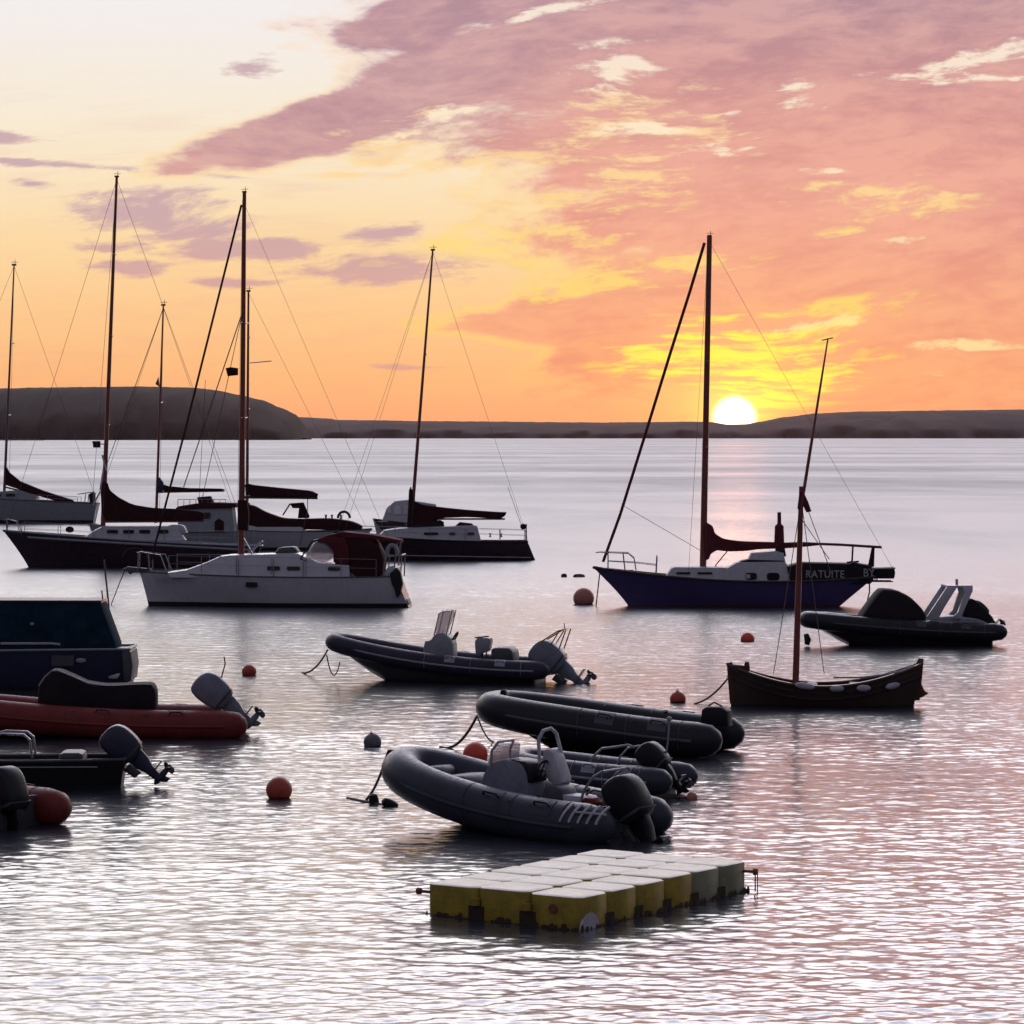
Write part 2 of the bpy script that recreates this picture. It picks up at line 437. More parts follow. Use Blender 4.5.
def hull(B, xb, xs, xwb, xws, yb, ym, ys, hw, mats, stripe=4, draft=10, tf=.7, tm=.55, p=.4, deck=True, deckm=None, deckdrop=1.5, rail=None, railr=1.0, nt=30, flare=.55):
    """lofted hull: xb/xs bow and stern at the sheer, xwb/xws at the water; yb, ym, ys the sheer's photo heights"""
    zb, zm, zs = B.Z(yb), B.Z(ym), B.Z(ys)
    def sheer(t):   # quadratic through three heights
        return zb * (1 - t) * (1 - 2 * t) + zm * 4 * t * (1 - t) + zs * t * (2 * t - 1)
    def w(t):
        if t < tm: return hw * max(.012, 1 - (1 - t / tm) ** 2.3)
        return hw * (1 - (1 - tf) * ((t - tm) / (1 - tm)) ** 1.8)
    lv = [0, .4, .75, 1]
    rows = []
    for i in range(nt + 1):
        t = i / nt; s = sheer(t)
        zl = [-draft, -draft * .5, 0, stripe] + [lerp(stripe, s, k) for k in (.15, .35, .55, .75, .9, 1)]
        half = []
        for z in zl:
            k = z / zb if z > 0 else z / zb * .8
            k2 = z / zs if z > 0 else z / zs * .8
            xl = lerp(B.X(xwb), B.X(xb), k * abs(k) ** .15 if k > 0 else k); xr = lerp(B.X(xws), B.X(xs), k2)
            v = (z + draft) / (s + draft)
            pp = lerp(flare + .35, p, min(1, t * 2.2))
            half.append((lerp(xl, xr, t), w(t) * max(.0, v) ** pp, z))
        rows.append([(x, -y, z) for x, y, z in half[::-1]] + [(x, y, z) for x, y, z in half[1:]])
    b = B.mb(); n = len(rows[0]); nh = n // 2
    for i in range(nt):
        for j in range(n - 1):
            lo = min(abs(j - nh + .5), 99)
            b.mi = 1 if lo < 3 else 0
            b.add([rows[i][j], rows[i][j + 1], rows[i + 1][j + 1], rows[i + 1][j]], [(0, 1, 2, 3)])
    b.mi = 0
    b.add(rows[-1], [tuple(range(n))])
    o = b.build('hull', mats, B.e, 35)
    import bmesh
    bm = bmesh.new(); bm.from_mesh(o.data); bmesh.ops.remove_doubles(bm, verts=bm.verts, dist=.002); bmesh.ops.recalc_face_normals(bm, faces=bm.faces); bm.to_mesh(o.data); bm.free()
    o.data.set_sharp_from_angle(angle=R(40))
    if deck:
        d = B.mb(); rws = []
        for i in range(nt + 1):
            L, Rr = rows[i][0], rows[i][-1]
            row = []
            for j in range(7):
                q = j / 6; yy = lerp(L[1], Rr[1], q) * .97
                row.append((L[0], yy, L[2] - deckdrop + (1 - (2 * q - 1) ** 2) * 1.2))
            rws.append(row)
        d.loft(rws, False)
        d.build('deck', deckm or M['offwhite'], B.e)
    if rail:
        g = B.mb()
        for j in (0, -1): g.tube([rows[i][j] for i in range(nt + 1)], railr, 6)
        g.tube([rows[-1][0], rows[-1][-1]], railr, 6)
        g.build('gunwale', rail, B.e)
    return rows

def railing(B, name, xs, ytop, ybase, hw0, hw1, m=None, r=.45, mid=True, ends=None):
    """stanchions and wires down both sides; one mesh"""
    b = B.mb(); n = len(xs)
    for sgn in (-1, 1):
        tops = []
        for i, x in enumerate(xs):
            q = i / (n - 1); hw = lerp(hw0, hw1, q) * sgn
            yt = lerp(ytop[0], ytop[1], q); yb = lerp(ybase[0], ybase[1], q)
            b.tube([(B.X(x), hw, B.Z(yb)), (B.X(x), hw, B.Z(yt))], r, 6)
            tops.append((B.X(x), hw, B.Z(yt), B.Z(yb)))
        b.tube([t[:3] for t in tops], r * .6, 5)
        if mid: b.tube([(t[0], t[1], (t[2] + t[3]) / 2) for t in tops], r * .5, 5)
    return b.build(name, m or M['steel'], B.e)

def mast(B, base, top, r0, r1, m, y=0.0, spreaders=(), sw=14, n=10):
    b = B.mb(); k = 14
    b.tube([(B.X(lerp(base[0], top[0], i / k)), y, B.Z(lerp(base[1], top[1], i / k))) for i in range(k + 1)], [lerp(r0, r1, i / k) for i in range(k + 1)], n)
    o = b.build('mast', m, B.e)
    for q in spreaders:
        s = B.mb(); x = B.X(lerp(base[0], top[0], q)); z = B.Z(lerp(base[1], top[1], q))
        s.tube([(x + 1.5, -sw, z + 1), (x, 0, z), (x + 1.5, sw, z + 1)], .7, 6)
        s.build('spreader', m, o)
    h = B.mb(); x, z = B.X(top[0]), B.Z(top[1])
    h.box(x - 2.2, x + 2.2, -1, 1, z - 1, z + .8); h.tube([(x + 1, 0, z), (x + 1, 0, z + 5)], .3, 5)
    h.tube([(x - 3, 0, z + 2.5), (x + 4, 0, z + 2.5)], .25, 5); h.build('masthead', m, o)
    return o

def stays(B, top, ends, r=.18, name='stay', m=None):
    for e in ends:
        b = B.mb(); b.tube([(B.X(top[0]), 0, B.Z(top[1])), (B.X(e[0]), e[2] if len(e) > 2 else 0, B.Z(e[1]))], (e[3] if len(e) > 3 else r) * .72, 5)
        b.build(name, m or M['wire'], B.e)

def outboard(B, px, py, ang, size, m, y=0.0, yaw=0):
    """cowling centred on (px,py); ang = degrees the leg points below the horizontal, aft"""
    a = R(ang); ax = Vector((math.cos(a), 0, -math.sin(a))); up = Vector((math.sin(a), 0, math.cos(a)))   # along the leg / aft side
    c = Vector((B.X(px), y, B.Z(py))); S = size
    def P(u, w, v=0): return c + ax * (u if u < .45 else .45 + (u - .45) * .82) * S + up * w * S + Vector((0, v * S, 0))
    def body(name, prof, hw, r, mm, par):
        prof = chaikin(prof, 2) if hw > .2 else prof
        b = B.mb(); cu = sum(q[0] for q in prof) / len(prof); cw = sum(q[1] for q in prof) / len(prof)
        rows = []
        for (yy, k) in ((-hw, r), (-hw + r * .3, r * .3), (-hw + r, 0), (hw - r, 0), (hw - r * .3, r * .3), (hw, r)):
            row = []
            for (u, w) in prof:
                d = math.hypot(u - cu, w - cw) or 1; q = max(.1, (d - k) / d)
                row.append(P(cu + (u - cu) * q, cw + (w - cw) * q, yy))
            rows.append(row)
        b.loft(rows); return b.build(name, mm, par, 50)
    root = body('outboard_motor', [(-.46, -.30), (-.52, -.12), (-.50, .14), (-.40, .33), (-.18, .42), (.22, .40), (.44, .30), (.50, .08), (.44, -.22), (.2, -.34), (-.2, -.36)], .27, .10, m, B.e)
    body('cowling_band', [(.28, -.30), (.34, -.32), (.38, .34), (.31, .37)], .285, .02, M['dkgrey'], root)
    body('leg', [(.40, -.20), (.42, .24), (.75, .20), (1.05, .10), (1.45, .06), (1.45, -.12), (1.0, -.14), (.7, -.2)], .10, .04, m, root)
    body('cavitation_plate', [(1.12, -.14), (1.12, .34), (1.16, .36), (1.17, -.14)], .16, .01, m, root)
    g = B.mb(); g.tube([P(1.42, -.22), P(1.42, -.15), P(1.42, 0), P(1.42, .18), P(1.42, .26)], [.02 * S, .07 * S, .09 * S, .08 * S, .06 * S], 10); g.build('gearcase', m, root)
    body('skeg', [(1.45, -.12), (1.45, .1), (1.68, .14), (1.66, .02)], .02, .005, m, root)
    pr = B.mb()
    for k in range(3):
        t0 = 2 * math.pi * k / 3 + .4
        row1, row2 = [], []
        for (rr, tw) in ((.05, -.3), (.15, -.42), (.22, -.28), (.24, 0), (.20, .3), (.10, .35), (.04, .2)):
            th = t0 + tw
            row1.append(P(1.42 + rr * math.cos(th), .30 + tw * .16, rr * math.sin(th)))
            row2.append(P(1.42 + rr * math.cos(th), .325 + tw * .16, rr * math.sin(th)))
        pr.loft([row1, row2])
    pr.tube([P(1.42, .24), P(1.42, .40)], .045 * S, 8); pr.build('propeller', M['dkgrey'], root)
    body('bracket', [(.45, -.22), (.45, -.42), (.85, -.40), (.9, -.2)], .16, .03, M['dkgrey'], root)
    return root

def rib(B, x0, x1, hw, r, zst, zbow, m, hullm=None, straight=.45, flo=None, cone=True, keel=True, rstr=None, bowflat=1.0, pw=2.2, fh=-.3, patch=True):
    """inflatable collar in boat pixels: bow x0, stern x1; returns collar"""
    X0, X1 = B.X(x0), B.X(x1); xs = lerp(X0, X1, 1 - straight)
    def zz(x): return lerp(zst, zbow, max(0, (X1 - x) / (X1 - X0)) ** pw)
    side = []
    for i in range(9): x = lerp(X1, xs, i / 9); side.append((x, 1.0))
    for i in range(13):
        a = math.pi / 2 * i / 12
        side.append((xs - (xs - X0) * math.sin(a) ** bowflat, math.cos(a) ** .8 if i < 12 else 0))
    pts = [(x, -hw * q, zz(x)) for x, q in side] + [(x, hw * q, zz(x)) for x, q in side[-2::-1]]
    rs = [r] * len(pts)
    n = len(side)
    for i in range(len(pts)):
        q = abs(i - (n - 1)) / (n - 1); rs[i] = r * lerp(.90, 1, min(1, q * 2))
    if cone:
        e0, e1 = pts[0], pts[-1]
        pts = [(e0[0] + r * 1.5, e0[1], e0[2]), (e0[0] + r * 1.35, e0[1], e0[2]), (e0[0] + r * .9, e0[1], e0[2])] + pts + [(e1[0] + r * .9, e1[1], e1[2]), (e1[0] + r * 1.35, e1[1], e1[2]), (e1[0] + r * 1.5, e1[1], e1[2])]
        rs = [r * .12, r * .5, r * .86] + rs + [r * .86, r * .5, r * .12]
    b = B.mb(); b.tube(pts, rs, 18)
    col = b.build('collar', m, B.e, 60)
    # rubbing strake on the outer side, grab line with patches
    st = B.mb()
    for sg in (-1, 1):
        line = [(x - (0 if q > .05 else r * .95), sg * (hw * q + r * .97 * (q ** .3 if q > 0 else 0)), zz(x)) for x, q in side]
        st.tube(line, max(.8, r * .11), 6)
    st.build('rubbing_strake', rstr or M['dkgrey'], col)
    for sg in (-1, 1):
        for k in range(5):
            gl = B.mb()
            a = lerp(X1, xs, .1 + .2 * k)
            z = zz(a) + r * .72
            pp = [(a + (X1 - xs) * .16 * (u - .5), sg * (hw + r * .70), z - 2.2 * math.sin(math.pi * u) * r / 10) for u in (0, .25, .5, .75, 1)]
            gl.tube(pp, max(.4, r * .05), 5)
            gl.build('grab_line', M['rope'], col)
    # glued seams, wear patches, lifting handles and valves on both tubes
    def on(x, sg, ang, k=1.0):      # a point on the tube's skin, ang 0 = top, 90 = outboard
        q = 1.0 if x > xs else math.cos(math.asin(min(1, (xs - x) / (xs - X0) * .999))) ** .8
        return (x, sg * (hw * q + r * k * math.sin(R(ang))), zz(x) + r * k * math.cos(R(ang)))
    if patch:
        for sg in (-1, 1):
            for f_ in (.06, .30, .52):
                x = lerp(X1, X0, f_); sm = MB(B.s)
                sm.tube([on(x, sg, a_, 1.0) for a_ in range(-40, 121, 16)], max(.28, r * .03), 5)
                sm.build('seam_tape', rstr or M['dkgrey'], col)
            for f_ in (.16, .40):
                x = lerp(X1, X0, f_); pt = MB(B.s); w_ = r * .55
                pt.loft([[on(x - w_, sg, a_, 1.02) for a_ in (10, 25, 40, 55, 68)], [on(x + w_, sg, a_, 1.02) for a_ in (10, 25, 40, 55, 68)]], False)
                pt.build('wear_patch', rstr or M['dkgrey'], col)
                hd = MB(B.s); hd.tube([on(x - w_ * .8, sg, 40, 1.0), on(x - w_ * .6, sg, 40, 1.22), on(x + w_ * .6, sg, 40, 1.22), on(x + w_ * .8, sg, 40, 1.0)], max(.4, r * .05), 6)
                hd.build('lifting_handle', M['black'], col)
            vv = MB(B.s); x = lerp(X1, X0, .24); vv.tube([on(x, sg, -20, .97), on(x, sg, -20, 1.05)], r * .14, 10); vv.build('valve', M['black'], col)
    # v hull below
    if keel:
        h = B.mb(); rows = []
        for i in range(15):
            t = i / 14; x = lerp(X0 + r * .6, X1 - 1, t); q = 1.0 if x > xs else math.sqrt(max(0, 1 - ((xs - x) / (xs - X0)) ** 2))
            zc = zz(x); kz = lerp(zc - r * .2, -8, min(1, (t * 3.2)) ** .8)
            w = max(.5, hw * q * .98)
            rows.append([(x, -w, zc - r * .35), (x, -w * .75, lerp(zc - r * .5, kz, .55)), (x, 0, kz), (x, w * .75, lerp(zc - r * .5, kz, .55)), (x, w, zc - r * .35)])
        h.loft(rows, False); h.build('hull', hullm or M['dkgrey'], B.e, 50)
    fl = B.mb(); rows = []
    for i in range(15):
        t = i / 14; x = lerp(X0 + r * 1.2, X1 - 1, t); q = 1.0 if x > xs else math.sqrt(max(0, 1 - ((xs - x) / (xs - X0)) ** 2))
        rows.append([(x, -hw * q, zz(x) + r * fh), (x, hw * q, zz(x) + r * fh)])
    fl.loft(rows, False); fl.build('floor', flo or M['dkgrey'], B.e)
    tr = B.mb(); tr.box(X1 - 3, X1 - .5, -hw + r * .3, hw - r * .3, -3, zst + r * .7); tr.build('transom', hullm or M['dkgrey'], B.e, bevel=.4 * B.s)
    return col

def mooring_line(label, a, b, sag=0.0, r=.02, m=None, za=0.0, zb=0.0, n=12):
    """a, b = world points"""
    mb = MB(1)
    pts = []
    for i in range(n + 1):
        q = i / n; p = Vector(a).lerp(Vector(b), q); p.z -= sag * 4 * q * (1 - q); pts.append(p)
    base = Vector(a)
    mb.tube([p - base for p in pts], r, 6)
    o = mb.build('mooring_line', m or M['rope']); o.location = base
    return tag(o, label, 'rope', 'mooring lines')

def buoy(px, py, rpx, label, m, zoff=.35, squash=1.0, eye=True, group='mooring buoys', name='mooring_buoy', band=True):
    s = scale_at(px, py); r = rpx * s
    p = at(px, py)
    e = bpy.data.objects.new(name, None); COL.objects.link(e); e.location = p; e.empty_display_size = .2
    tag(e, label, 'buoy', group)
    e.rotation_euler = (R(random.uniform(-6, 6)), R(random.uniform(-8, 8)), random.uniform(0, 6))
    b = MB(1); c = (0, 0, r * zoff * squash * 2 - r * squash * .0)
    b.ball((0, 0, r * squash * zoff), r, r, r * squash, 28, 18)
    b.build('float', m, e)
    if eye:
        t = MB(1); zt = r * squash * (1 + zoff)
        t.tube([(0, 0, zt - r * .08), (0, 0, zt + r * .06)], r * .22, 12)
        t.tube([(r * .12 * math.cos(a), 0, zt + r * .16 + r * .12 * math.sin(a)) for a in [k * math.pi / 6 for k in range(13)]], r * .035, 6, False)
        t.build('mooring_eye', M['dkgrey'], e)
    if band:
        w = MB(1); k = 24; rows = []
        for (z, q) in ((-.12, 1.0), (.06, 1.0)):
            zz = r * q * z * 1.0
            rad = math.sqrt(max(.01, 1 - ((zz - r * squash * zoff) / (r * squash)) ** 2)) * r * 1.012
            rows.append([(rad * math.cos(2 * math.pi * j / k), rad * math.sin(2 * math.pi * j / k), zz) for j in range(k)])
        w.loft(rows, True, False); w.build('algae_ring', M['algae'], e)
    return e

# ------------------------------------------------------------------ water
WAMP = .0023
def build_water():
    import numpy as np
    me = bpy.data.meshes.new('sea')
    # one sheet: real ripples over the moorings, a plain grid out to the horizon
    ys = [-80, -20, 8, 16, 20]; y = 20.0
    while y < 190: y += .034 + max(0, y - 30) * .0011; ys.append(y)
    while y < 6600: y *= 1.05; ys.append(min(y, 6900))
    ys = np.array(ys); NX = 620
    c = np.linspace(-1, 1, NX + 1)
    edge = np.sign(c) * (np.abs(c) ** 1.0)
    hwid = np.maximum(np.abs(ys), 20) * .16 * 1.35 + 1.5
    X = hwid[:, None] * edge[None, :]
    fan = np.array([-5, -3, -2.2, -1.7, -1.3]); L = hwid[:, None] * fan[None, :]; L[:, 0] -= 150; L = np.maximum(L, -3900 + np.arange(5)[None, :] * 10)
    X = np.concatenate([L, X, -L[:, ::-1]], 1); Y = np.repeat(ys[:, None], X.shape[1], 1)
    rng = np.random.RandomState(5)
    Z = np.zeros_like(X); pat = np.zeros_like(X)
    for i in range(9):
        l = 6 * 1.45 ** i; th = rng.uniform(0, 6.28); ph = rng.uniform(0, 6.28)
        pat += np.sin((X * math.cos(th) * .8 + Y * math.sin(th)) * 6.283 / l + ph)
    pat = 1 / (1 + np.exp(-pat * .9))                    # calm and ruffled patches
    NW = 84
    for i in range(NW):
        u = i / (NW - 1); lam = .10 * (12.0 ** u) ; th = math.radians(90 + rng.normal() * 34)
        k = 6.2832 / lam; amp = WAMP * lam * (.55 + .6 * rng.rand()) * (1.0 if lam < .35 else (.35 / lam) ** .85)
        ph = rng.uniform(0, 6.28); a_ = k * (X * math.cos(th) + Y * math.sin(th)) + ph + .6 * np.sin(X * .9 / lam * .2 + i) 
        w = (0.35 + .95 * pat) if lam < .8 else 1.0
        Z += amp * np.sin(a_) * w
    Z -= Z.mean()
    fade = np.clip((190 - Y) / 70, 0, 1) * np.clip((Y - 15) / 6, 0, 1)
    ex = np.ones(X.shape[1]); ex[:9] = 0; ex[-9:] = 0
    Z *= fade * ex[None, :]
    ny_, nx_ = X.shape
    co = np.stack([X, Y, Z], -1).reshape(-1, 3).astype(np.float32)
    idx = np.arange(ny_ * nx_).reshape(ny_, nx_)
    q = np.stack([idx[:-1, :-1], idx[:-1, 1:], idx[1:, 1:], idx[1:, :-1]], -1).reshape(-1, 4)
    me.vertices.add(len(co)); me.vertices.foreach_set('co', co.ravel())
    me.loops.add(q.size); me.loops.foreach_set('vertex_index', q.ravel().astype(np.int32))
    me.polygons.add(len(q)); me.polygons.foreach_set('loop_start', (np.arange(len(q)) * 4).astype(np.int32))
    me.polygons.foreach_set('use_smooth', np.ones(len(q), dtype=bool))
    me.update(calc_edges=True)
    o = bpy.data.objects.new('sea', me); COL.objects.link(o); o['kind'] = 'structure'
    m = bpy.data.materials.new('sea_water'); m.use_nodes = True; t = m.node_tree; p = t.nodes['Principled BSDF']
    g = t.nodes.new('ShaderNodeNewGeometry'); s = t.nodes.new('ShaderNodeSeparateXYZ'); t.links.new(g.outputs['Position'], s.inputs[0])
    x, y = V(t, s.outputs[0]), V(t, s.outputs[1])
    p.inputs['Base Color'].default_value = (.030, .034, .050, 1)
    p.inputs['Roughness'].default_value = .09
    p.inputs['IOR'].default_value = WIOR
    # ripples as slopes at several scales, short crested; waves too small or far to resolve are roughness
    dist = (x * x + y * y)._m('SQRT')
    patch = noise(t, vec(t, x * .060 + 3.3, y * .022, 7), 1, 4, .6, .5).ss(.36, .64)      # wind patches
    band = noise(t, vec(t, x * .004, y * .012, 21), 1, 5, .62, .2).ss(.35, .65)
    def slope(sx, sy, z, det, rough=.55, dd=.4):
        n = t.nodes.new('ShaderNodeTexNoise'); n.inputs['Scale'].default_value = 1; n.inputs['Detail'].default_value = det
        n.inputs['Roughness'].default_value = rough; n.inputs['Distortion'].default_value = dd
        t.links.new(vec(t, x * sx, y * sy, z), n.inputs['Vector'])
        q = t.nodes.new('ShaderNodeSeparateXYZ'); t.links.new(n.outputs['Color'], q.inputs[0])
        return V(t, q.outputs[0]) - .5, V(t, q.outputs[1]) - .5
    a1, b1 = slope(.45, .75, 0, 3)
    a2, b2 = slope(1.9, 3.2, 4, 4)
    a3, b3 = slope(6.0, 9.0, 9, 3)
    k2 = patch * .38 + .30
    k3 = patch * .28 + .14
    far_ = dist.ss(110, 190)
    nx = a2 * k2 * far_ * .7 + a3 * k3 * .8
    ny = b2 * k2 * far_ * 1.3 + b3 * k3 * .8
    nn = t.nodes.new('ShaderNodeVectorMath'); nn.operation = 'NORMALIZE'
    ad = t.nodes.new('ShaderNodeVectorMath'); ad.operation = 'ADD'; t.links.new(g.outputs['Normal'], ad.inputs[0]); t.links.new(vec(t, nx * WS, ny * WS, 0.0), ad.inputs[1])
    t.links.new(ad.outputs[0], nn.inputs[0]); t.links.new(nn.outputs[0], p.inputs['Normal'])
    rg = dist.ss(35, 190, .15, .40) + band * dist.ss(80, 400, 0.0, .12) + (patch - .5) * .05
    t.links.new(rg.o, p.inputs['Roughness'])
    me.materials.append(m)
WIOR = 1.8
WS = 1.0
build_water()

# ------------------------------------------------------------------ hills
def hill_mat(name, a, b, sc):
    m = bpy.data.materials.new(name); m.use_nodes = True; t = m.node_tree; p = t.nodes['Principled BSDF']
    tc = t.nodes.new('ShaderNodeTexCoord')
    n = noise(t, tc.outputs['Object'], sc, 8, .6)
    vo = t.nodes.new('ShaderNodeTexVoronoi'); vo.inputs['Scale'].default_value = sc * .8; t.links.new(tc.outputs['Object'], vo.inputs['Vector'])
    f = (n * .6 + V(t, vo.outputs['Color']) * .4).ss(.35, .7)
    t.links.new(mixc(t, f, a, b), p.inputs['Base Color']); p.inputs['Roughness'].default_value = .95; p.inputs['Specular IOR Level'].default_value = .1
    return m
def hill(name, crest, Y, depth, m, seed, shore=438.5, rough=1.0, n=240):
    """land: crest = [(px, py)...] as seen; the slope rises from the shore to the crest and falls away behind"""
    s = Y / F; pts = []
    xs = [crest[0][0] + (crest[-1][0] - crest[0][0]) * i / n for i in range(n + 1)]
    vs = []; fs = []; prof = [(0, 0), (.02, .18), (.08, .34), (.2, .52), (.4, .78), (.62, .93), (.8, 1.0), (1.05, .95), (1.5, .6), (2.0, 0)]
    k = len(prof)
    for x in xs:
        for (a, b) in zip(crest, crest[1:]):
            if a[0] <= x <= b[0]:
                q = (x - a[0]) / (b[0] - a[0]); q = q * q * (3 - 2 * q) * .5 + q * .5; yc = lerp(a[1], b[1], q); break
        hgt = max(.3, (HOR - yc) * Y / F + H)
        X = (x - 512) * s
        jit = mnoise.noise(Vector((x * .09, seed, 0))) * rough + mnoise.noise(Vector((x * .45, seed, 3))) * rough * .7 + max(0, mnoise.noise(Vector((x * .8, seed, 9)))) * rough * 1.2
        for i, (d, z) in enumerate(prof):
            jj = mnoise.noise(Vector((x * .05, i * .7, seed + 5)))
            sc = (Y + (d - .8) * depth) / Y if False else 1.0
            dd = (d - .8) * depth * (1 + .10 * jj) * min(1, .25 + hgt / 40)
            zz = hgt * z * (1 + .06 * jj * (1 if .3 < z < 1 else 0)) + jit * s * z * .6
            vs.append((X, Y + dd, zz - (2 if z == 0 else 0)))
    for i in range(n):
        for j in range(k - 1): a = i * k + j; fs.append((a, a + k, a + k + 1, a + 1))
    me = bpy.data.meshes.new(name); me.from_pydata(vs, [], fs); me.polygons.foreach_set('use_smooth', [True] * len(fs)); me.update(); me.materials.append(m)
    o = bpy.data.objects.new(name, me); COL.objects.link(o); o['kind'] = 'structure'
    return o
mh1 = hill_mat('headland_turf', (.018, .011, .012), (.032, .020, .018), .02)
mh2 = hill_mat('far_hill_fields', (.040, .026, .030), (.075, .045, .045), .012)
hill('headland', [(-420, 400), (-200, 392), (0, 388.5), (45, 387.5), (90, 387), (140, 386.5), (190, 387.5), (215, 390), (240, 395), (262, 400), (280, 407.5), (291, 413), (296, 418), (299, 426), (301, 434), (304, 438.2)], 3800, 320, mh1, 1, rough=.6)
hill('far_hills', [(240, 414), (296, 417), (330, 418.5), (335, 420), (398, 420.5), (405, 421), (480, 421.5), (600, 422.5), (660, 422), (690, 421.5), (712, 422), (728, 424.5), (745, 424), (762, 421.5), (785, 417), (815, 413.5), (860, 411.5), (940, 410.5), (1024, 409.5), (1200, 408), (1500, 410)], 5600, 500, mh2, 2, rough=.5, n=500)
# low rocks at the foot of the headland
rk = MB(1)
for i in range(26):
    px = random.uniform(-20, 40); Yk = 3300 + random.uniform(-10, 10)
    rk.ball(((px - 512) * Yk / F, Yk, -.6), random.uniform(2, 7), 4, random.uniform(1.0, 1.9) + .6, 8, 6)
rk.build('rocks', mh1)['kind'] = 'structure'

# ------------------------------------------------------------------ sea haze
def build_haze():
    b = MB(1); b.box(-4000, 4000, -120, 7200, -3, 92)
    m = bpy.data.materials.new('sea_haze'); m.use_nodes = True; t = m.node_tree; t.nodes.clear()
    o = t.nodes.new('ShaderNodeOutputMaterial'); v = t.nodes.new('ShaderNodeVolumePrincipled')
    v.inputs['Color'].default_value = (.92, .78, .90, 1); v.inputs['Density'].default_value = HAZE; v.inputs['Anisotropy'].default_value = .85
    t.links.new(v.outputs[0], o.inputs['Volume'])
    ob = b.build('haze', m); ob['kind'] = 'stuff'
HAZE = 0.9e-5
build_haze()

# ================================================================== THE BOATS
def sail_cover(B, pts, hw, m, name='sail_cover', r=2.0):
    return B.prism(name, m, pts, hw, r)

def window(B, x0, x1, y0, y1, hw, m=None, parent=None, name='window', slant=0.0):
    X0, X1, Z0, Z1 = B.X(x0), B.X(x1), B.Z(y1), B.Z(y0); r = min(X1 - X0, Z1 - Z0) * .35
    for sg in (-1, 1):
        b = B.mb(); prof = []
        for (cx, cz, a0) in ((X1 - r, Z1 - r, 0), (X0 + r, Z1 - r, 90), (X0 + r, Z0 + r, 180), (X1 - r, Z0 + r, 270)):
            for k in range(4): a = R(a0 + 30 * k); prof.append((cx + r * math.cos(a), cz + r * math.sin(a)))
        y0_ = sg * hw; y1_ = sg * (hw + .7)
        b.loft([[(x, y0_ - slant * sg * (z - Z0), z) for x, z in prof], [(x, y1_ - slant * sg * (z - Z0), z) for x, z in prof]])
        b.build(name, m or M['glassdk'], parent or B.e)

def cabin(B, pts, hw, m=None, name='cabin', r=3.0, taper=.12):
    """coachroof with a side profile and inward leaning sides"""
    b = B.mb(); pr = B.prof(pts); zmin = min(p[1] for p in pr); zmax = max(p[1] for p in pr)
    def row(k, inset):
        cx = sum(p[0] for p in pr) / len(pr); out = []
        for (x, z) in pr:
            q = (z - zmin) / (zmax - zmin + .01)
            zz = z - (inset if z > zmin + 1 else 0)
            out.append((x + (1 if x < cx else -1) * inset * .5, k * hw * (1 - taper * q), zz))
        return out
    b.loft([row(-1, r * .5), row(-.97, r * .12), row(-.85, 0), row(0, -.6), row(.85, 0), row(.97, r * .12), row(1, r * .5)])
    return b.build(name, m or M['white'], B.e, 35)

def pulpit(B, pts_side, hw, r=.5, name='pulpit', posts=()):
    b = B.mb()
    L = [(B.X(x), hw * k, B.Z(y)) for x, y, k in pts_side]
    b.tube(L, r, 6); b.tube([(x, -y, z) for x, y, z in L], r, 6)
    for (x0, y0, x1, y1, k) in posts:
        for sg in (-1, 1): b.tube([(B.X(x0), sg * hw * k, B.Z(y0)), (B.X(x1), sg * hw * k, B.Z(y1))], r, 6)
    return b.build(name, M['steel'], B.e)

def winch(B, x, y, yy, r=1.6, h=3.2):
    b = B.mb(); X, Z = B.X(x), B.Z(y)
    b.tube([(X, yy, Z), (X, yy, Z + h * .2), (X, yy, Z + h * .25), (X, yy, Z + h * .7), (X, yy, Z + h)], [r, r, r * .6, r * .6, r * .95], 12)
    return b.build('winch', M['steel'], B.e)

def hatch(B, x0, x1, y, hw):
    b = B.mb(); b.box(B.X(x0), B.X(x1), -hw, hw, B.Z(y), B.Z(y) + 1.6)
    return b.build('hatch', M['glassdk'], B.e, bevel=.4 * B.s)

YG = 'sailing yachts on their moorings'
# ---------------------------------------------------------------- far left pale yacht
B = Boat('sailing_yacht', 'pale grey yacht cut off by the left edge, dark cover sloping down its boom', 'yacht', 20, 523, -4, YG)
hull(B, -82, 99, -70, 95, 494, 499, 503, 15, [M['grey'], M['antifoul']], stripe=3.2, rail=M['dkgrey'], railr=.5, tf=.6)
cabin(B, [(-40, 499), (-30, 492), (20, 490.5), (38, 496), (38, 500)], 9, M['grey'], r=2)
for a in (-20, -6, 8): window(B, a, a + 9, 493.5, 496.5, 8.6)
mast(B, (4, 497), (15, 265), 1.5, .7, M['alu'], spreaders=(.35, .66), sw=8)
B.prism('sail_cover', M['canvas'], [(5, 465), (9, 472), (20, 481), (45, 491), (74, 500), (75, 503), (60, 502), (30, 493), (6, 485)], 1.5, .6)
B.tube('boom', M['alu'], [(5, 487), (75, 503.5)], .8)
stays(B, (15, 266), [(-80, 494), (98, 502), (6, 498, -13), (6, 498, 13)], .22)
railing(B, 'guard_rail', [-55, -20, 15, 50, 80], (489, 497), (497, 502), 12, 9, r=.25)
pulpit(B, [(80, 494, 1), (93, 492, .8), (97, 493, .0)], 9, .5, 'pushpit', [(88, 494, 87, 503, .9), (95, 493, 95, 503, .5)])
B.prism('outboard_motor', M['black'], [(90, 494), (95, 491), (96, 501), (93, 508), (91, 508)], 2.5, .8)
hatch(B, -62, -55, 498, 3)

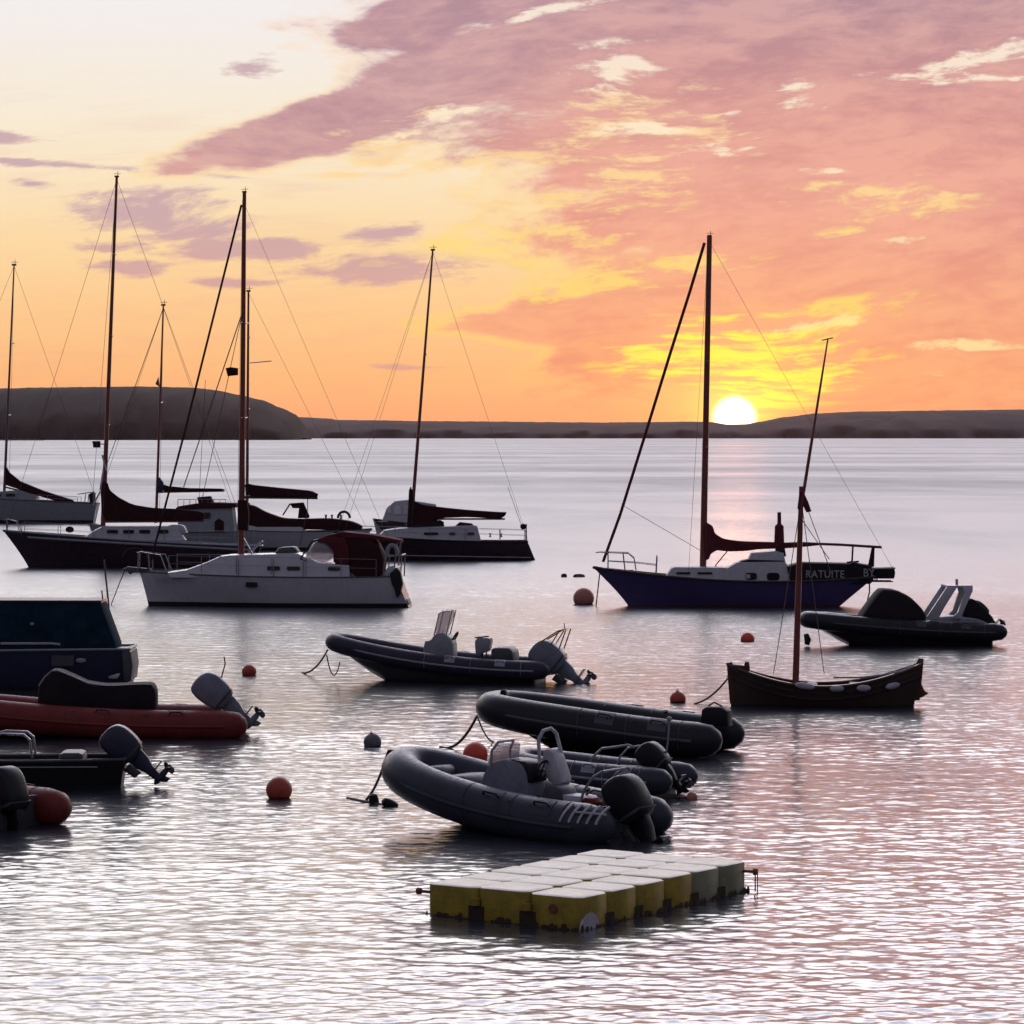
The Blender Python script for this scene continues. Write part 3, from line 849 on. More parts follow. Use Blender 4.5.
# ---------------------------------------------------------------- dark hulled yacht with the tallest mast
B = Boat('sailing_yacht', 'long dark hulled yacht with the tallest mast and a pale stripe along its side', 'yacht', 130, 567, 3, YG)
hull(B, 4, 262, 29, 250, 530, 540, 546, 21, [M['darkhull'], M['antifoul']], stripe=2.5, rail=M['grey'], railr=.9, tf=.65)
b = B.mb()
for sg in (-1, 1): b.tube([(B.X(lerp(14, 255, i / 16)), sg * 21.2 * (1 - (1 - min(1, i / 8.5)) ** 2.3) * (1 if i < 9 else 1 - .3 * ((i - 9) / 7) ** 1.8), B.Z(lerp(536, 550, i / 16)) ) for i in range(1, 17)], 1.3, 6)
b.build('sheer_stripe', M['grey'], B.e)
cabin(B, [(84, 538), (96, 530), (104, 526), (172, 526), (178, 529), (186, 540)], 12, M['offwhite'], r=2)
for a in (108, 124, 140, 158): window(B, a, a + 11, 529.5, 533, 11.3)
B.prism('sprayhood', M['offwhite'], [(166, 529), (170, 524.5), (184, 525), (188, 534)], 9, 1.5)
b = B.mb(); b.ball((B.X(70), 3, B.Z(529.5)), 4.2, 3, 3.2); b.build('deck_bag', M['canvas'], B.e)
hatch(B, 44, 56, 536, 5)
mast(B, (103, 532), (118, 177), 2.5, 1.3, M['redmast'], spreaders=(.3, .55, .78), sw=13)
sail_cover(B, [(101, 482), (106, 481), (108, 489), (116, 496), (130, 504), (150, 508), (180, 509), (205, 512), (204, 520), (192, 521), (160, 521), (125, 521), (102, 520)], 3.0, M['canvas'])
B.tube('boom', M['alu'], [(104, 521.5), (204, 521)], 1.3)
b = B.mb(); b.prism(B.prof([(93, 441), (101, 441), (101, 447.5), (94, 447.5)]), -2, 2, .6); b.tube([(B.X(100), 0, B.Z(444)), (B.X(106), 0, B.Z(444))], .5, 6); b.build('radar_reflector', M['black'], B.e)
stays(B, (118, 180), [(8, 530), (104, 531, -20), (104, 531, 20), (250, 545), (92, 531, -19)], .28)
b = B.mb()
for (x0, y0, x1, y1) in ((101, 491, 94, 505), (104, 470, 101, 490), (103, 455, 107, 470)): b.tube([(B.X(x0), -3, B.Z(y0)), (B.X(x1), -5, B.Z(y1))], .9, 6)
b.build('halyard_bag', M['offwhite'], B.e)
pulpit(B, [(22, 533, 1), (18, 521, .9), (9, 519, .5), (5, 520, 0)], 8, .5, 'pulpit', [(8, 531, 8, 519.5, .4)])
railing(B, 'guard_rail', [24, 60, 95, 130, 165, 200, 235], (522, 532), (535, 546), 14, 17, r=.3)
b = B.mb(); b.tube([(B.X(136 + 12 * math.cos(a) ** 1), -22, B.Z(556 - 9 * math.sin(a))) for a in [k * math.pi / 8 for k in range(9)]], .5, 6); b.build('boarding_ladder', M['rope'], B.e)

# ---------------------------------------------------------------- pale motor sailer behind with yellow boom
B = Boat('motor_sailer', 'pale motor sailer with dark wheelhouse and short yellow-edged boom, behind the dark hulled yacht', 'boat', 165, 552, -3, YG)
hull(B, 88, 243, 98, 238, 524, 531, 531, 18, [M['grey'], M['antifoul']], stripe=3, rail=M['dkgrey'], railr=.6)
cabin(B, [(178, 534), (182, 508), (206, 505), (234, 506), (237, 534)], 13, M['grey'], r=2)
B.prism('wheelhouse_roof', M['canvas'], [(176, 510), (180, 506), (205, 502), (238, 503), (240, 507), (205, 508)], 14, 1)
B.prism('companionway_door', M['canvas'], [(217, 537), (217, 521), (221, 518), (226, 521), (226, 537)], 13.6, .3)
window(B, 190, 200, 512, 518, 12.6); window(B, 204, 213, 512, 518, 12.6)
B.prism('chimney', M['canvas'], [(200, 506), (198, 497), (211, 496), (215, 505)], 5, 1)
mast(B, (156, 523), (164, 305), 1.5, .8, M['redmast'], spreaders=(.55,), sw=7)
B.prism('mast_boot', M['outnavy'], [(158, 493), (158, 479), (160, 477), (164, 483), (163, 493)], 2, .5)
B.prism('sail_cover', M['canvas'], [(162, 484), (168, 486), (190, 488), (222, 488.5), (226, 489.5), (222, 491), (164, 492)], 1.6, .6)
b = B.mb(); b.tube([(B.X(163), -.4, B.Z(492.2)), (B.X(225), -.4, B.Z(491))], .8, 6); b.build('boom', M['yellowcloth'], B.e)
b = B.mb(); b.prism(B.prof([(156, 384), (159, 377), (160, 387)]), -1.5, 1.5); b.build('radar_reflector', M['redmast'], B.e)
stays(B, (164, 308), [(104, 472, 0, .5), (232, 505), (157, 524, -15), (157, 524, 15), (90, 524)], .25)
stays(B, (206, 380), [(199, 506, 0, .35)], .3)
b = B.mb()
for a in range(9): x = 228 - a * 6; b.tube([(B.X(x), -12, B.Z(506)), (B.X(x), -12, B.Z(499 + (a % 2)))], .35, 5)
b.tube([(B.X(180), -12, B.Z(499)), (B.X(228), -12, B.Z(499))], .35, 5); b.build('guard_rail', M['steel'], B.e)

# ---------------------------------------------------------------- yacht with long cover behind the white one
B = Boat('sailing_yacht', 'pale yacht almost hidden behind the white one, long maroon cover over its cockpit', 'yacht', 270, 550, 2, YG)
hull(B, 188, 372, 200, 358, 526, 531, 529, 19, [M['offwhite'], M['antifoul']], stripe=3, rail=M['dkgrey'], railr=.5)
cabin(B, [(215, 531), (222, 524), (300, 524), (306, 531)], 12, M['offwhite'], r=1.5)
mast(B, (247, 528), (249, 291), 1.7, 1.0, M['redmast'], spreaders=(.5, .8), sw=9)
B.prism('cockpit_cover', M['canvas'], [(243, 503), (252, 505), (262, 511), (280, 518), (300, 519), (330, 518), (352, 521), (363, 526), (362, 529), (340, 530), (244, 528)], 11, 3)
B.prism('mast_boot', M['canvas'], [(238, 503), (250, 503), (250, 528), (238, 528)], 3.2, 1)
b = B.mb()
for sg in (-1, 1):
    b.tube([(B.X(283), sg * 9, B.Z(515)), (B.X(290), sg * 9, B.Z(504)), (B.X(303), sg * 9, B.Z(503)), (B.X(309), sg * 9, B.Z(517))], .7, 6)
b.tube([(B.X(290), -9, B.Z(504)), (B.X(290), 9, B.Z(504))], .6, 6); b.tube([(B.X(303), -9, B.Z(503)), (B.X(303), 9, B.Z(503))], .6, 6)
b.build('hood_frame', M['canvas'], B.e)
B.prism('sprayhood', M['canvas'], [(290, 503.5), (303, 502.5), (300, 508), (293, 508)], 8, .8)
B.prism('sprayhood_flap', M['canvas'], [(300, 503), (303, 503), (309, 518), (298, 518)], 8, .8)
for xx in (326, 332, 341): winch(B, xx, 519, -6, 1.6, 4.5)
b = B.mb(); b.tube([(B.X(344 + 6 * math.cos(a)), -7, B.Z(518 - 6.5 * math.sin(a))) for a in [k * math.pi / 8 for k in range(9)]], 1.3, 8); b.build('horseshoe_lifebuoy', M['canvas'], B.e)
B.tube('deck_scanner', M['steel'], [(250, 363), (272, 361)], .5)
stays(B, (249, 293), [(366, 527, 0, .2), (247, 530, -17), (247, 530, 17)], .22)
stays(B, (243, 312), [(184, 487, 0, .8), (197, 524, 0, .5)], .3, 'forestay')

# ---------------------------------------------------------------- the white cruising yacht
B = Boat('sailing_yacht', 'white cruising yacht moored in front, maroon canopy over its cockpit and clear sprayhood', 'yacht', 275, 606, -5, YG)
rw = hull(B, 138, 399, 147, 411, 571.5, 575.5, 575, 29, [M['white'], M['antifoul']], stripe=4.0, rail=M['dkgrey'], railr=.7, tf=.78, tm=.6, p=.3)
cabin(B, [(170, 572), (188, 569.5), (206, 563), (222, 556), (232, 554.5), (300, 552.5), (322, 562), (352, 564), (353, 577), (172, 577)], 19, M['white'], r=3, taper=.18)
for (a, c) in ((270, 13), (290, 13), (331, 12)): window(B, a, a + c, 565.5, 569.5, 18.0, slant=.12)
window(B, 250, 262, 581, 586, 27.2)
for px_ in (241, 276, 306): window(B, px_, px_ + .9, 558, 580, 18.7, M['grey'], name='panel_seam')
mast(B, (241, 557), (245, 192), 3.2, 1.9, M['redmast'], spreaders=(.38, .64), sw=20)
b = B.mb(); b.prism(B.prof([(226, 368), (231, 367), (238, 368), (238, 375), (228, 376)]), -3, 3, 1); b.build('radar_dome', M['canvas'], B.e)
B.prism('mast_wrap', M['canvas'], [(238, 500), (247, 500), (249, 513), (248, 530), (238, 530)], 3.6, 1)
sail_cover(B, [(245, 483), (255, 485), (285, 488), (312, 490.5), (319, 494), (317, 497), (285, 497.5), (246, 496)], 3.2, M['canvas'])
B.tube('boom', M['alu'], [(244, 497), (318, 497.5)], 1.6)
B.tube('mainsheet', M['rope'], [(308, 497), (308, 510), (300, 545)], .4)
stays(B, (243, 200), [(241, 575, -26), (241, 575, 26), (398, 560, 0, .22)], .25)
B.tube('furled_headsail', M['canvas'], [(242, 205), (214, 315), (186, 425), (150, 560), (146, 570)], 1.1)
# deck clutter and pulpit
pulpit(B, [(168, 571, 1), (162, 555, .95), (140, 552, .5), (136, 553, 0)], 13, .6, 'pulpit', [(150, 571, 149, 553, .7), (137, 572, 138, 553, .3)])
B.prism('bow_roller', M['dkgrey'], [(121, 570), (126, 567), (150, 569), (150, 573), (132, 573), (129, 575), (126, 572)], 3, 1)
b = B.mb()
for sg in (-1, 1):
    b.tube([(B.X(244), sg * 4, B.Z(538)), (B.X(253), sg * 6, B.Z(553))], .8, 6); b.tube([(B.X(262), sg * 4, B.Z(541)), (B.X(248), sg * 6, B.Z(553))], .8, 6)
b.build('dorade_vents', M['steel'], B.e)
B.prism('liferaft', M['dkgrey'], [(276, 553), (280, 547), (296, 546), (300, 552), (298, 556), (277, 556)], 9, 2)
railing(B, 'guard_rail', [172, 205, 240, 275, 310, 345, 380], (555, 558), (571, 576), 22, 26, r=.35)
# sprayhood: clear window in a dark frame, canopy behind
B.prism('sprayhood_window', M['clear'], [(305, 560), (316, 541), (326, 541), (334, 548), (335, 556), (328, 562)], 15, 3)
b = B.mb()
for sg in (-1, 1):
    b.tube([(B.X(x), sg * 15.5, B.Z(y)) for x, y in ((303, 558), (309, 549), (315, 540.5), (320, 539.5))], .9, 6)
    b.tube([(B.X(x), sg * 15.5, B.Z(y)) for x, y in ((303, 558), (318, 563), (336, 564), (352, 564))], 1.1, 6)
b.tube([(B.X(316), -15.5, B.Z(540)), (B.X(316), 15.5, B.Z(540))], .8, 6); b.build('sprayhood_frame', M['outblack'], B.e)
B.prism('sprayhood', M['canvas2'], [(317, 540), (330, 534), (346, 532), (352, 545), (353, 564), (336, 563), (336, 549), (328, 542)], 17, 2)
B.prism('bimini', M['canvas2'], [(330, 535), (345, 531), (376, 534), (402, 539), (402, 542), (376, 538), (352, 537)], 17, 1)
B.prism('cockpit_canopy', M['canvas'], [(346, 537), (376, 537.5), (386, 556), (384, 576), (353, 576), (352, 545)], 17, 2)
b = B.mb()
for sg in (-1, 1):
    b.tube([(B.X(400), sg * 15, B.Z(540)), (B.X(396), sg * 17, B.Z(574))], .8, 6)
    b.tube([(B.X(386), sg * 19, B.Z(574)), (B.X(388), sg * 19, B.Z(556)), (B.X(404), sg * 15, B.Z(554)), (B.X(403), sg * 14, B.Z(576))], .7, 6)
b.tube([(B.X(404), -15, B.Z(554)), (B.X(404), 15, B.Z(554))], .7, 6)
b.build('pushpit', M['steel'], B.e)
b = B.mb(); b.tube([(B.X(395 + 5 * math.cos(a)), -18, B.Z(552 - 8 * math.sin(a))) for a in [R(200) - k * R(220) / 10 for k in range(11)]], 2.2, 8); b.build('horseshoe_lifebuoy', M['grey'], B.e)
B.prism('stern_locker', M['white'], [(385, 575), (390, 566), (395, 564), (400, 567), (398, 576)], 18, 2)
B.prism('outboard_motor', M['outblack'], [(393, 572), (400, 566), (404, 570), (406, 582), (404, 592), (400, 596), (398, 588), (395, 582)], 4, 1, y=-20)
B.prism('swim_ladder', M['dkgrey'], [(400, 596), (409, 598), (411, 603), (406, 607), (400, 606)], 12, 1)
window(B, 156, 168, 577.5, 579.5, 13, M['grey'], name='nameplate')
B.tube('anchor_chain', M['rope'], [(123, 571), (116, 588), (109, 606)], .5)

# ---------------------------------------------------------------- motor cruiser behind the middle yacht
B = Boat('motor_cruiser', 'small cabin cruiser with three arched side windows, half hidden behind the slim dark yacht', 'boat', 408, 543, 0, 'motor boats')
hull(B, 373, 445, 378, 444, 519, 523, 526, 14, [M['offwhite'], M['darkhull']], stripe=6, rail=M['woodhull'], railr=.7)
B.prism('rubbing_band', M['darkhull'], [(373, 518), (378, 521), (442, 525), (442, 530), (381, 529)], 13.4, 1)
cabin(B, [(382, 522), (387, 508), (395, 501), (408, 499.5), (436, 504), (438, 526)], 10, M['offwhite'], r=2.5)
for (x0, x1, y0, y1) in ((386.5, 391, 507, 513), (394, 401, 505, 514), (403.5, 409, 505, 514)):
    for sg in (-1, 1):
        b = B.mb(); b.prism(B.prof([(x0, y1), (x0 + 1, y0 + 1), (x0 + 2.5, y0), (x1, y0), (x1 + .5, y1)]), min(sg * 9.0, sg * 10.2), max(sg * 9.0, sg * 10.2))
        b.build('window', M['paleglass'], B.e)

# ---------------------------------------------------------------- slim dark racing yacht in the middle
B = Boat('sailing_yacht', 'slim dark wine coloured yacht in the middle, flat maroon boom cover and short cabin', 'yacht', 440, 560, 2, YG)
hull(B, 334, 527, 352, 535, 532, 539.5, 541, 19, [M['darkhull'], M['antifoul']], stripe=2.4, rail=M['black'], railr=.9, tf=.7, tm=.6)
b = B.mb()
for sg in (-1, 1): b.tube([(B.X(lerp(356, 530, i / 14)), sg * 17.6 * (1 - (1 - min(1, i / 8 + .1)) ** 2.3), B.Z(lerp(554, 557, i / 14))) for i in range(0, 15)], .5, 6)
b.build('boot_line', M['letter'], B.e)
cabin(B, [(375, 539), (385, 530), (400, 528), (474, 525), (477, 526), (481, 541)], 11, M['offwhite'], r=2)
for (x0, x1) in ((424, 438), (449, 455), (467, 474)): window(B, x0, x1, 532, 534.5, 10.7)
mast(B, (411, 528), (433, 250), 1.9, .9, M['redmast'], spreaders=(.33, .62), sw=10)
B.prism('mast_wrap', M['canvas'], [(407, 528), (409, 490), (411, 486), (415, 500), (416, 528)], 2.2, .6)
sail_cover(B, [(411, 500), (420, 504), (440, 507), (470, 510), (500, 512), (507, 512), (505, 516), (500, 519), (470, 517), (440, 518), (430, 524), (412, 524)], 2.6, M['canvas'])
B.tube('boom', M['alu'], [(412, 519), (505, 519)], .9)
B.prism('sprayhood', M['canvasblk'], [(412, 525), (440, 520), (444, 522), (444, 526), (412, 527)], 6, .8)
B.prism('companionway_hood', M['canvasblk'], [(455, 526), (460, 522), (472, 523.5), (476, 527)], 6, 1)
stays(B, (433, 252), [(338, 530), (344, 533, 2), (411, 529, -16), (411, 529, 16), (528, 540)], .22)
for xx in (490, 501): winch(B, xx, 537, -7, 1.4, 4)
railing(B, 'guard_rail', [362, 395, 430, 465, 500, 525], (526, 530), (535, 541), 9, 14, r=.3)
b = B.mb(); b.ball((B.X(523), -6, B.Z(526.5)), 3, 2.4, 3); b.tube([(B.X(526), -6, B.Z(541)), (B.X(526), -6, B.Z(524))], .7, 6); b.build('danbuoy', M['canvasblk'], B.e)
B.tube('ensign_staff', M['steel'], [(522, 527), (508, 487)], .25)

# ---------------------------------------------------------------- the blue cutter with lettering
B = Boat('sailing_yacht', 'blue hulled cutter below the sun with white letters on its dark cockpit screen', 'yacht', 730, 606, -2, YG)
hull(B, 593, 873, 628, 838, 567.5, 580, 576, 27, [M['navy'], M['redanti']], stripe=1.5, rail=M['woodhull'], railr=1.3, tf=.62, tm=.52, p=.45)
cabin(B, [(665, 577), (671, 568), (674, 566.5), (728, 567), (762, 568), (764, 582), (668, 580)], 15, M['offwhite'], r=2)
cabin(B, [(724, 569), (736, 562), (738, 561.5), (784, 561), (788, 566), (790, 584), (724, 582)], 17, M['offwhite'], r=2.5)
window(B, 744.5, 756, 572, 579, 16.2); window(B, 766, 778.5, 572, 579.5, 16.2)
for (x0, x1) in ((676, 690), (697, 712)): window(B, x0, x1, 571.5, 573.5, 14.4)
b = B.mb(); b.box(B.X(745), B.X(749.5), -17.3, -16.6, B.Z(577.5), B.Z(573.5)); b.build('curtain', M['fender'], B.e)
cabin(B, [(746, 562), (751, 553), (776, 551), (783, 553), (785, 562)], 12, M['offwhite'], 'wheel_shelter', r=2)
B.prism('sprayhood', M['canvasblk'], [(736, 562), (748, 559), (783, 560), (786, 564), (736, 565)], 13, 1)
mast(B, (703, 567), (709, 236), 3.4, 2.6, M['redmast'], spreaders=(.36, .62), sw=18)
sail_cover(B, [(701, 524), (706, 522), (711, 525), (713, 533), (722, 538.5), (740, 541), (775, 542), (798, 543), (820, 543), (820, 545), (790, 548), (760, 549), (745, 551), (728, 551.5), (716, 550), (709, 554), (707, 560), (702, 560)], 3.2, M['canvas2'])
B.tube('boom', M['canvas2'], [(704, 549), (740, 545.5), (800, 543), (840, 544.5), (881, 547)], 1.3)
b = B.mb()
b.tube([(B.X(779), 0, B.Z(546)), (B.X(779), 0, B.Z(526)), (B.X(779), 0, B.Z(523.5)), (B.X(779), 0, B.Z(512))], [5.2, 4.4, 2, 1.8], 14)
b.build('wind_generator_post', M['canvas2'], B.e)
B.prism('bag', M['outblack'], [(774, 545), (784, 545), (786, 556), (777, 558)], 3, 1)
B.tube('furled_headsail', M['canvas2'], [(704, 243), (690, 290), (671, 350), (648, 425), (620, 515), (603, 562)], 1.5)
stays(B, (708, 240), [(705, 570, -25), (705, 570, 25), (893, 570, 0, .22), (688, 572, -24)], .25)
stays(B, (624, 506), [(703, 552, 0, .35)], .3, 'jib_sheet')
stays(B, (728, 550), [(715, 566, 0, .9)], .4, 'kicking_strap')
pulpit(B, [(636, 570, 1), (634, 558, 1), (628, 553, .95), (600, 552, .45), (596, 552.5, 0)], 12, .6, 'pulpit', [(608, 569, 608, 552.5, .55), (625, 570, 623, 553, .9), (656, 574, 657, 556, 1.3)])
b = B.mb()
for sg in (-1, 1): b.tube([(B.X(608), 7 * sg, B.Z(561)), (B.X(636), 12 * sg, B.Z(562.5)), (B.X(657), 15.5 * sg, B.Z(565))], .35, 5)
b.build('guard_rail', M['steel'], B.e)
B.prism('bowsprit', M['woodhull'], [(592, 568), (594, 566), (612, 569), (612, 573), (600, 572)], 2.4, .6)
B.prism('anchor_windlass', M['black'], [(625, 572), (628, 570), (633, 570), (634, 573)], 4, .8)
B.prism('cockpit_screen', M['canvasblk'], [(790, 584), (786, 566), (800, 562), (848, 563), (852, 561), (858, 563), (870, 565), (872, 580), (868, 583)], 18, 1.0)
def letters(B, text, px, py, hpx, y, m, name='lettering', wscale=1.0, spacing=1.0):
    cu = bpy.data.curves.new(name, 'FONT'); cu.body = text; cu.size = hpx * B.s * 1.4; cu.extrude = .12 * B.s; cu.align_x = 'CENTER'; cu.align_y = 'CENTER'
    cu.space_character = spacing; cu.offset = .012 * hpx * B.s
    cu.materials.append(m)
    tmp = bpy.data.objects.new('text_source', cu); COL.objects.link(tmp); bpy.context.view_layer.update()
    me = bpy.data.meshes.new_from_object(tmp.evaluated_get(bpy.context.evaluated_depsgraph_get())); bpy.data.objects.remove(tmp); bpy.data.curves.remove(cu)
    if not me.materials: me.materials.append(m)
    o = bpy.data.objects.new(name, me); COL.objects.link(o); o.parent = B.e
    o.location = (B.X(px) * B.s, y * B.s, B.Z(py) * B.s); o.rotation_euler = (R(90), 0, 0); o.scale = (wscale, 1, 1)
    return o
letters(B, 'RATUITE', 823.5, 573.5, 7.6, -18.9, M['letter'], wscale=.86, spacing=1.10)
letters(B, 'BY', 867, 572, 8.0, -19.2, M['letter'], wscale=.9)
b = B.mb()
b.tube([(B.X(870), -6, B.Z(566)), (B.X(872), -6, B.Z(548)), (B.X(873), -6, B.Z(546))], [3.2, 1.6, 1.2], 8)
b.tube([(B.X(851), -6, B.Z(564)), (B.X(852), -6, B.Z(546))], .9, 6); b.tube([(B.X(846), -6, B.Z(562)), (B.X(858), -6, B.Z(561))], 1.0, 6)
b.build('boom_gallows', M['canvasblk'], B.e)
B.tube('rudder', M['dkgrey'], [(869, 583), (869, 592), (867, 600)], .7)
# dinghy hung on davits behind her
D = Boat('tender', 'dark dinghy slung across the stern of the blue cutter', 'dinghy', 880, 606, -2, 'tenders')
b = D.mb(); b.prism(D.prof([(873, 568), (893, 567.5), (894, 572), (893, 578), (873, 578)]), -15, 15, 1.5); b.build('hull', M['canvasblk'], D.e, bevel=0)
b = D.mb(); b.tube([(D.X(873), y, D.Z(567.8)) for y in (-14, 14)] , .8, 6); b.tube([(D.X(893.5), y, D.Z(567.5)) for y in (-14, 14)], .8, 6); b.build('gunwale', M['dkgrey'], D.e)
for y in (-12, 12):
    b = D.mb(); b.box(D.X(872), D.X(892), y - 1, y + 1, D.Z(581.5), D.Z(580.5)); b.tube([(D.X(876), y, D.Z(581)), (D.X(876), y, D.Z(577))], .6, 6); b.build('davit', M['dkgrey'], D.e)

# ---------------------------------------------------------------- open wooden boat with a leaning mast
B = Boat('wooden_boat', 'open tarred wooden boat with a slim leaning mast and four white fenders', 'boat', 826, 706, -3, 'open boats')
rows = hull(B, 727, 921, 731, 913, 664, 685, 663, 25, [M['woodhull'], M['antifoul']], stripe=1.5, rail=M['wood'], railr=1.6, tf=.30, tm=.48, p=.38, deckdrop=13, deckm=M['woodhull'])
b = B.mb()
for sg in (-1, 1):
    for k, dz in enumerate((6.5, 12.5)):
        pts = []
        for r_ in rows[1:-1]:
            q = r_[0] if sg < 0 else r_[-1]; q2 = r_[2] if sg < 0 else r_[-3]
            t = dz / max(1, q[2] - q2[2]); pts.append((lerp(q[0], q2[0], t), lerp(q[1], q2[1], t) * 1.012, q[2] - dz))
        b.tube(pts, .7, 5)
b.build('plank_lands', M['woodhull'], B.e)
B.prism('stem_post', M['wood'], [(727, 667), (727, 663), (732, 662), (734, 666), (735, 700), (730, 704)], 1.6, .4)
B.prism('bow_locker', M['woodhull'], [(731, 667), (733, 664.5), (745, 665.5), (746, 661.5), (749, 661.5), (750, 668), (749, 676), (733, 674)], 7, 1)
B.prism('stern_post', M['wood'], [(915, 664), (918, 657.5), (923, 658), (922, 672), (919, 700), (913, 700)], 2.0, .5)
B.prism('rudder', M['wood'], [(920, 682), (924, 690), (928, 693), (921, 697), (917, 698)], 1.0, .3)
b = B.mb()
for x in (765, 808, 850, 885): b.box(B.X(x), B.X(x + 9), -20 if x < 880 else -14, 20 if x < 880 else 14, B.Z(685), B.Z(683))
b.build('thwart', M['woodhull'], B.e)
for i, (x, y) in enumerate(((804, 684), (835.5, 686.5), (862, 686), (891, 684))):
    b = B.mb()
    yy = -25.5 if x < 880 else -20.5
    a0, a1 = (x - 10, x + 10) if i in (0,) else (x - 7, x + 7)
    tl = 3 if i == 0 else (-3 if i == 3 else 0)
    b.tube([(B.X(lerp(a0, a1, q)), yy, B.Z(y + lerp(-tl, tl, q) * .5)) for q in (0, .08, .25, .5, .75, .92, 1)], [.6, 2.0, 3.1, 3.3, 3.1, 2.0, .6], 12)
    b.build('fender', M['fender'], B.e)
b = B.mb(); b.tube([(B.X(x), -24 + (x - 832) * .045, B.Z(y)) for x, y in ((832, 675.5), (860, 675.5), (880, 673), (900, 669), (912, 664))], 1.0, 6); b.build('inner_rail', M['fender'], B.e)
b = B.mb(); b.tube([(B.X(lerp(795.5, 801, k / 6)), 0, B.Z(lerp(690, 486, k / 6))) for k in range(7)], [3.4, 3.3, 3.1, 3.0, 2.8, 2.6, 2.2], 12); b.build('mast', M['redmast'], B.e)
b = B.mb(); b.tube([(B.X(lerp(800, 827, k / 6)), -2, B.Z(lerp(512, 338, k / 6))) for k in range(7)], [1.2, 1.7, 1.6, 1.4, 1.2, 1.0, .7], 10); b.build('topmast', M['redmast'], B.e)
B.prism('furled_sail', M['canvas2'], [(797, 508), (799, 492), (803, 491), (808, 502), (811, 511), (806, 512), (803, 506), (800, 512)], 3.0, 1.2)
B.tube('shroud', M['wire'], [(801, 500, 0), (773, 672, -22)], .4, more=[[(801, 500, 0), (823, 672, -24)], [(802, 520, 0), (829, 559, 0)], [(804, 500, 0), (834, 580, 10)]])
B.tube('wind_vane', M['redmast'], [(821, 340), (832, 337.5)], .6)

# ---------------------------------------------------------------- RIB with canopy and white arch
B = Boat('rigid_inflatable', 'black rigid inflatable with a raised black canopy and white radar arch', 'boat', 905, 645, 3, 'rigid inflatables')
rib(B, 806, 990, 23, 9, 14, 26, M['hypblack'], M['darkhull'], straight=.55, pw=1.6)
B.prism('bow_deck', M['dkgrey'], [(812, 612), (830, 612), (858, 617), (858, 622), (812, 620)], 14, 2)
B.prism('canopy', M['canvasblk'], [(856, 622), (860, 613), (874, 594), (880, 588), (894, 589), (908, 596), (920, 608), (924, 616), (924, 624)], 17, 4)
B.prism('deck_moulding', M['grey'], [(924, 622), (932, 617), (950, 615), (975, 618), (985, 622), (986, 626), (924, 626)], 17, 2)
for y in (-15, 15):
    b = B.mb(); b.prism(B.prof([(922, 619), (944, 586), (948, 584.5), (955, 585), (942, 606), (936, 617), (933, 620)]), y - 2, y + 2, .8)
    b.build('arch_leg', M['white'], B.e)
    b = B.mb(); b.prism(B.prof([(946, 620), (955, 612), (962, 592), (960, 585), (970, 586), (970, 590), (962, 608), (957, 621)]), y - 2, y + 2, .8)
    b.build('arch_leg', M['white'], B.e)
b = B.mb(); b.box(B.X(944), B.X(970), -16, 16, B.Z(587), B.Z(584.6)); b.build('arch_top', M['white'], B.e, bevel=.6 * B.s)
b = B.mb(); b.tube([(B.X(957), 0, B.Z(585)), (B.X(957), 0, B.Z(579))], 1.4, 8); b.build('navigation_light', M['grey'], B.e)
B.prism('stern_cover', M['canvasblk'], [(960, 622), (964, 600), (972, 598), (984, 608), (992, 618), (992, 628), (962, 628)], 10, 2)
outboard(B, 978, 611, 38, 22, M['outblack'])
B.prism('bow_fender', M['black'], [(801, 633), (805, 632), (808, 638), (806, 644), (802, 643)], 3, 1, y=-16)

# ---------------------------------------------------------------- RIB with console, mid picture
B = Boat('rigid_inflatable', 'dark rigid inflatable with pale steering console, single seat and grey tilted engine', 'boat', 455, 681, -12, 'rigid inflatables')
rib(B, 333, 541, 30, 9.5, 14, 38, M['hypnavy'], M['dkgrey'], straight=.5, pw=2.0, rstr=M['grey'])
B.prism('console', M['grey'], [(424, 664), (426, 641), (432, 640), (437, 633), (446, 632), (455, 640), (456, 664)], 10, 2)
B.prism('windscreen', M['clear'], [(437, 633), (441, 614), (444, 610), (452, 610), (453, 614), (446, 633)], 9, .6)
b = B.mb()
for sg in (-1, 1): b.tube([(B.X(436), 9 * sg, B.Z(635)), (B.X(441), 9 * sg, B.Z(613)), (B.X(454), 9 * sg, B.Z(610)), (B.X(448), 9 * sg, B.Z(635))], .6, 6)
b.build('windscreen_frame', M['grey'], B.e)
b = B.mb(); pts = [(B.X(455 + 4.5 * math.cos(a) * .6), 6.5 * math.sin(a), B.Z(637) + 5 * math.cos(a)) for a in [k * math.pi / 8 for k in range(17)]]
b.tube(pts, .8, 6, False); b.tube([pts[0], pts[8]], .6, 6); b.tube([pts[4], pts[12]], .6, 6); b.build('steering_wheel', M['black'], B.e)
B.prism('seat', M['grey'], [(477, 655), (476, 640), (479, 637), (491, 637), (492, 640), (490, 650), (488, 651)], 7, 1.5)
b = B.mb(); b.tube([(B.X(482), 0, B.Z(663)), (B.X(482), 0, B.Z(650))], 1.5, 8); b.tube([(B.X(486), 3, B.Z(650)), (B.X(486), 3, B.Z(657))], .7, 6); b.tube([(B.X(476), -5, B.Z(637)), (B.X(490), -5, B.Z(635.5))], .8, 6); b.build('seat_post', M['dkgrey'], B.e)
B.prism('bench_seat', M['dkgrey'], [(494, 664), (494, 648), (498, 646), (512, 646), (516, 650), (517, 664)], 15, 2)
B.prism('stern_box', M['grey'], [(512, 671), (516, 661), (532, 661), (538, 672), (530, 676), (514, 675)], 4, 1.5, y=-30)
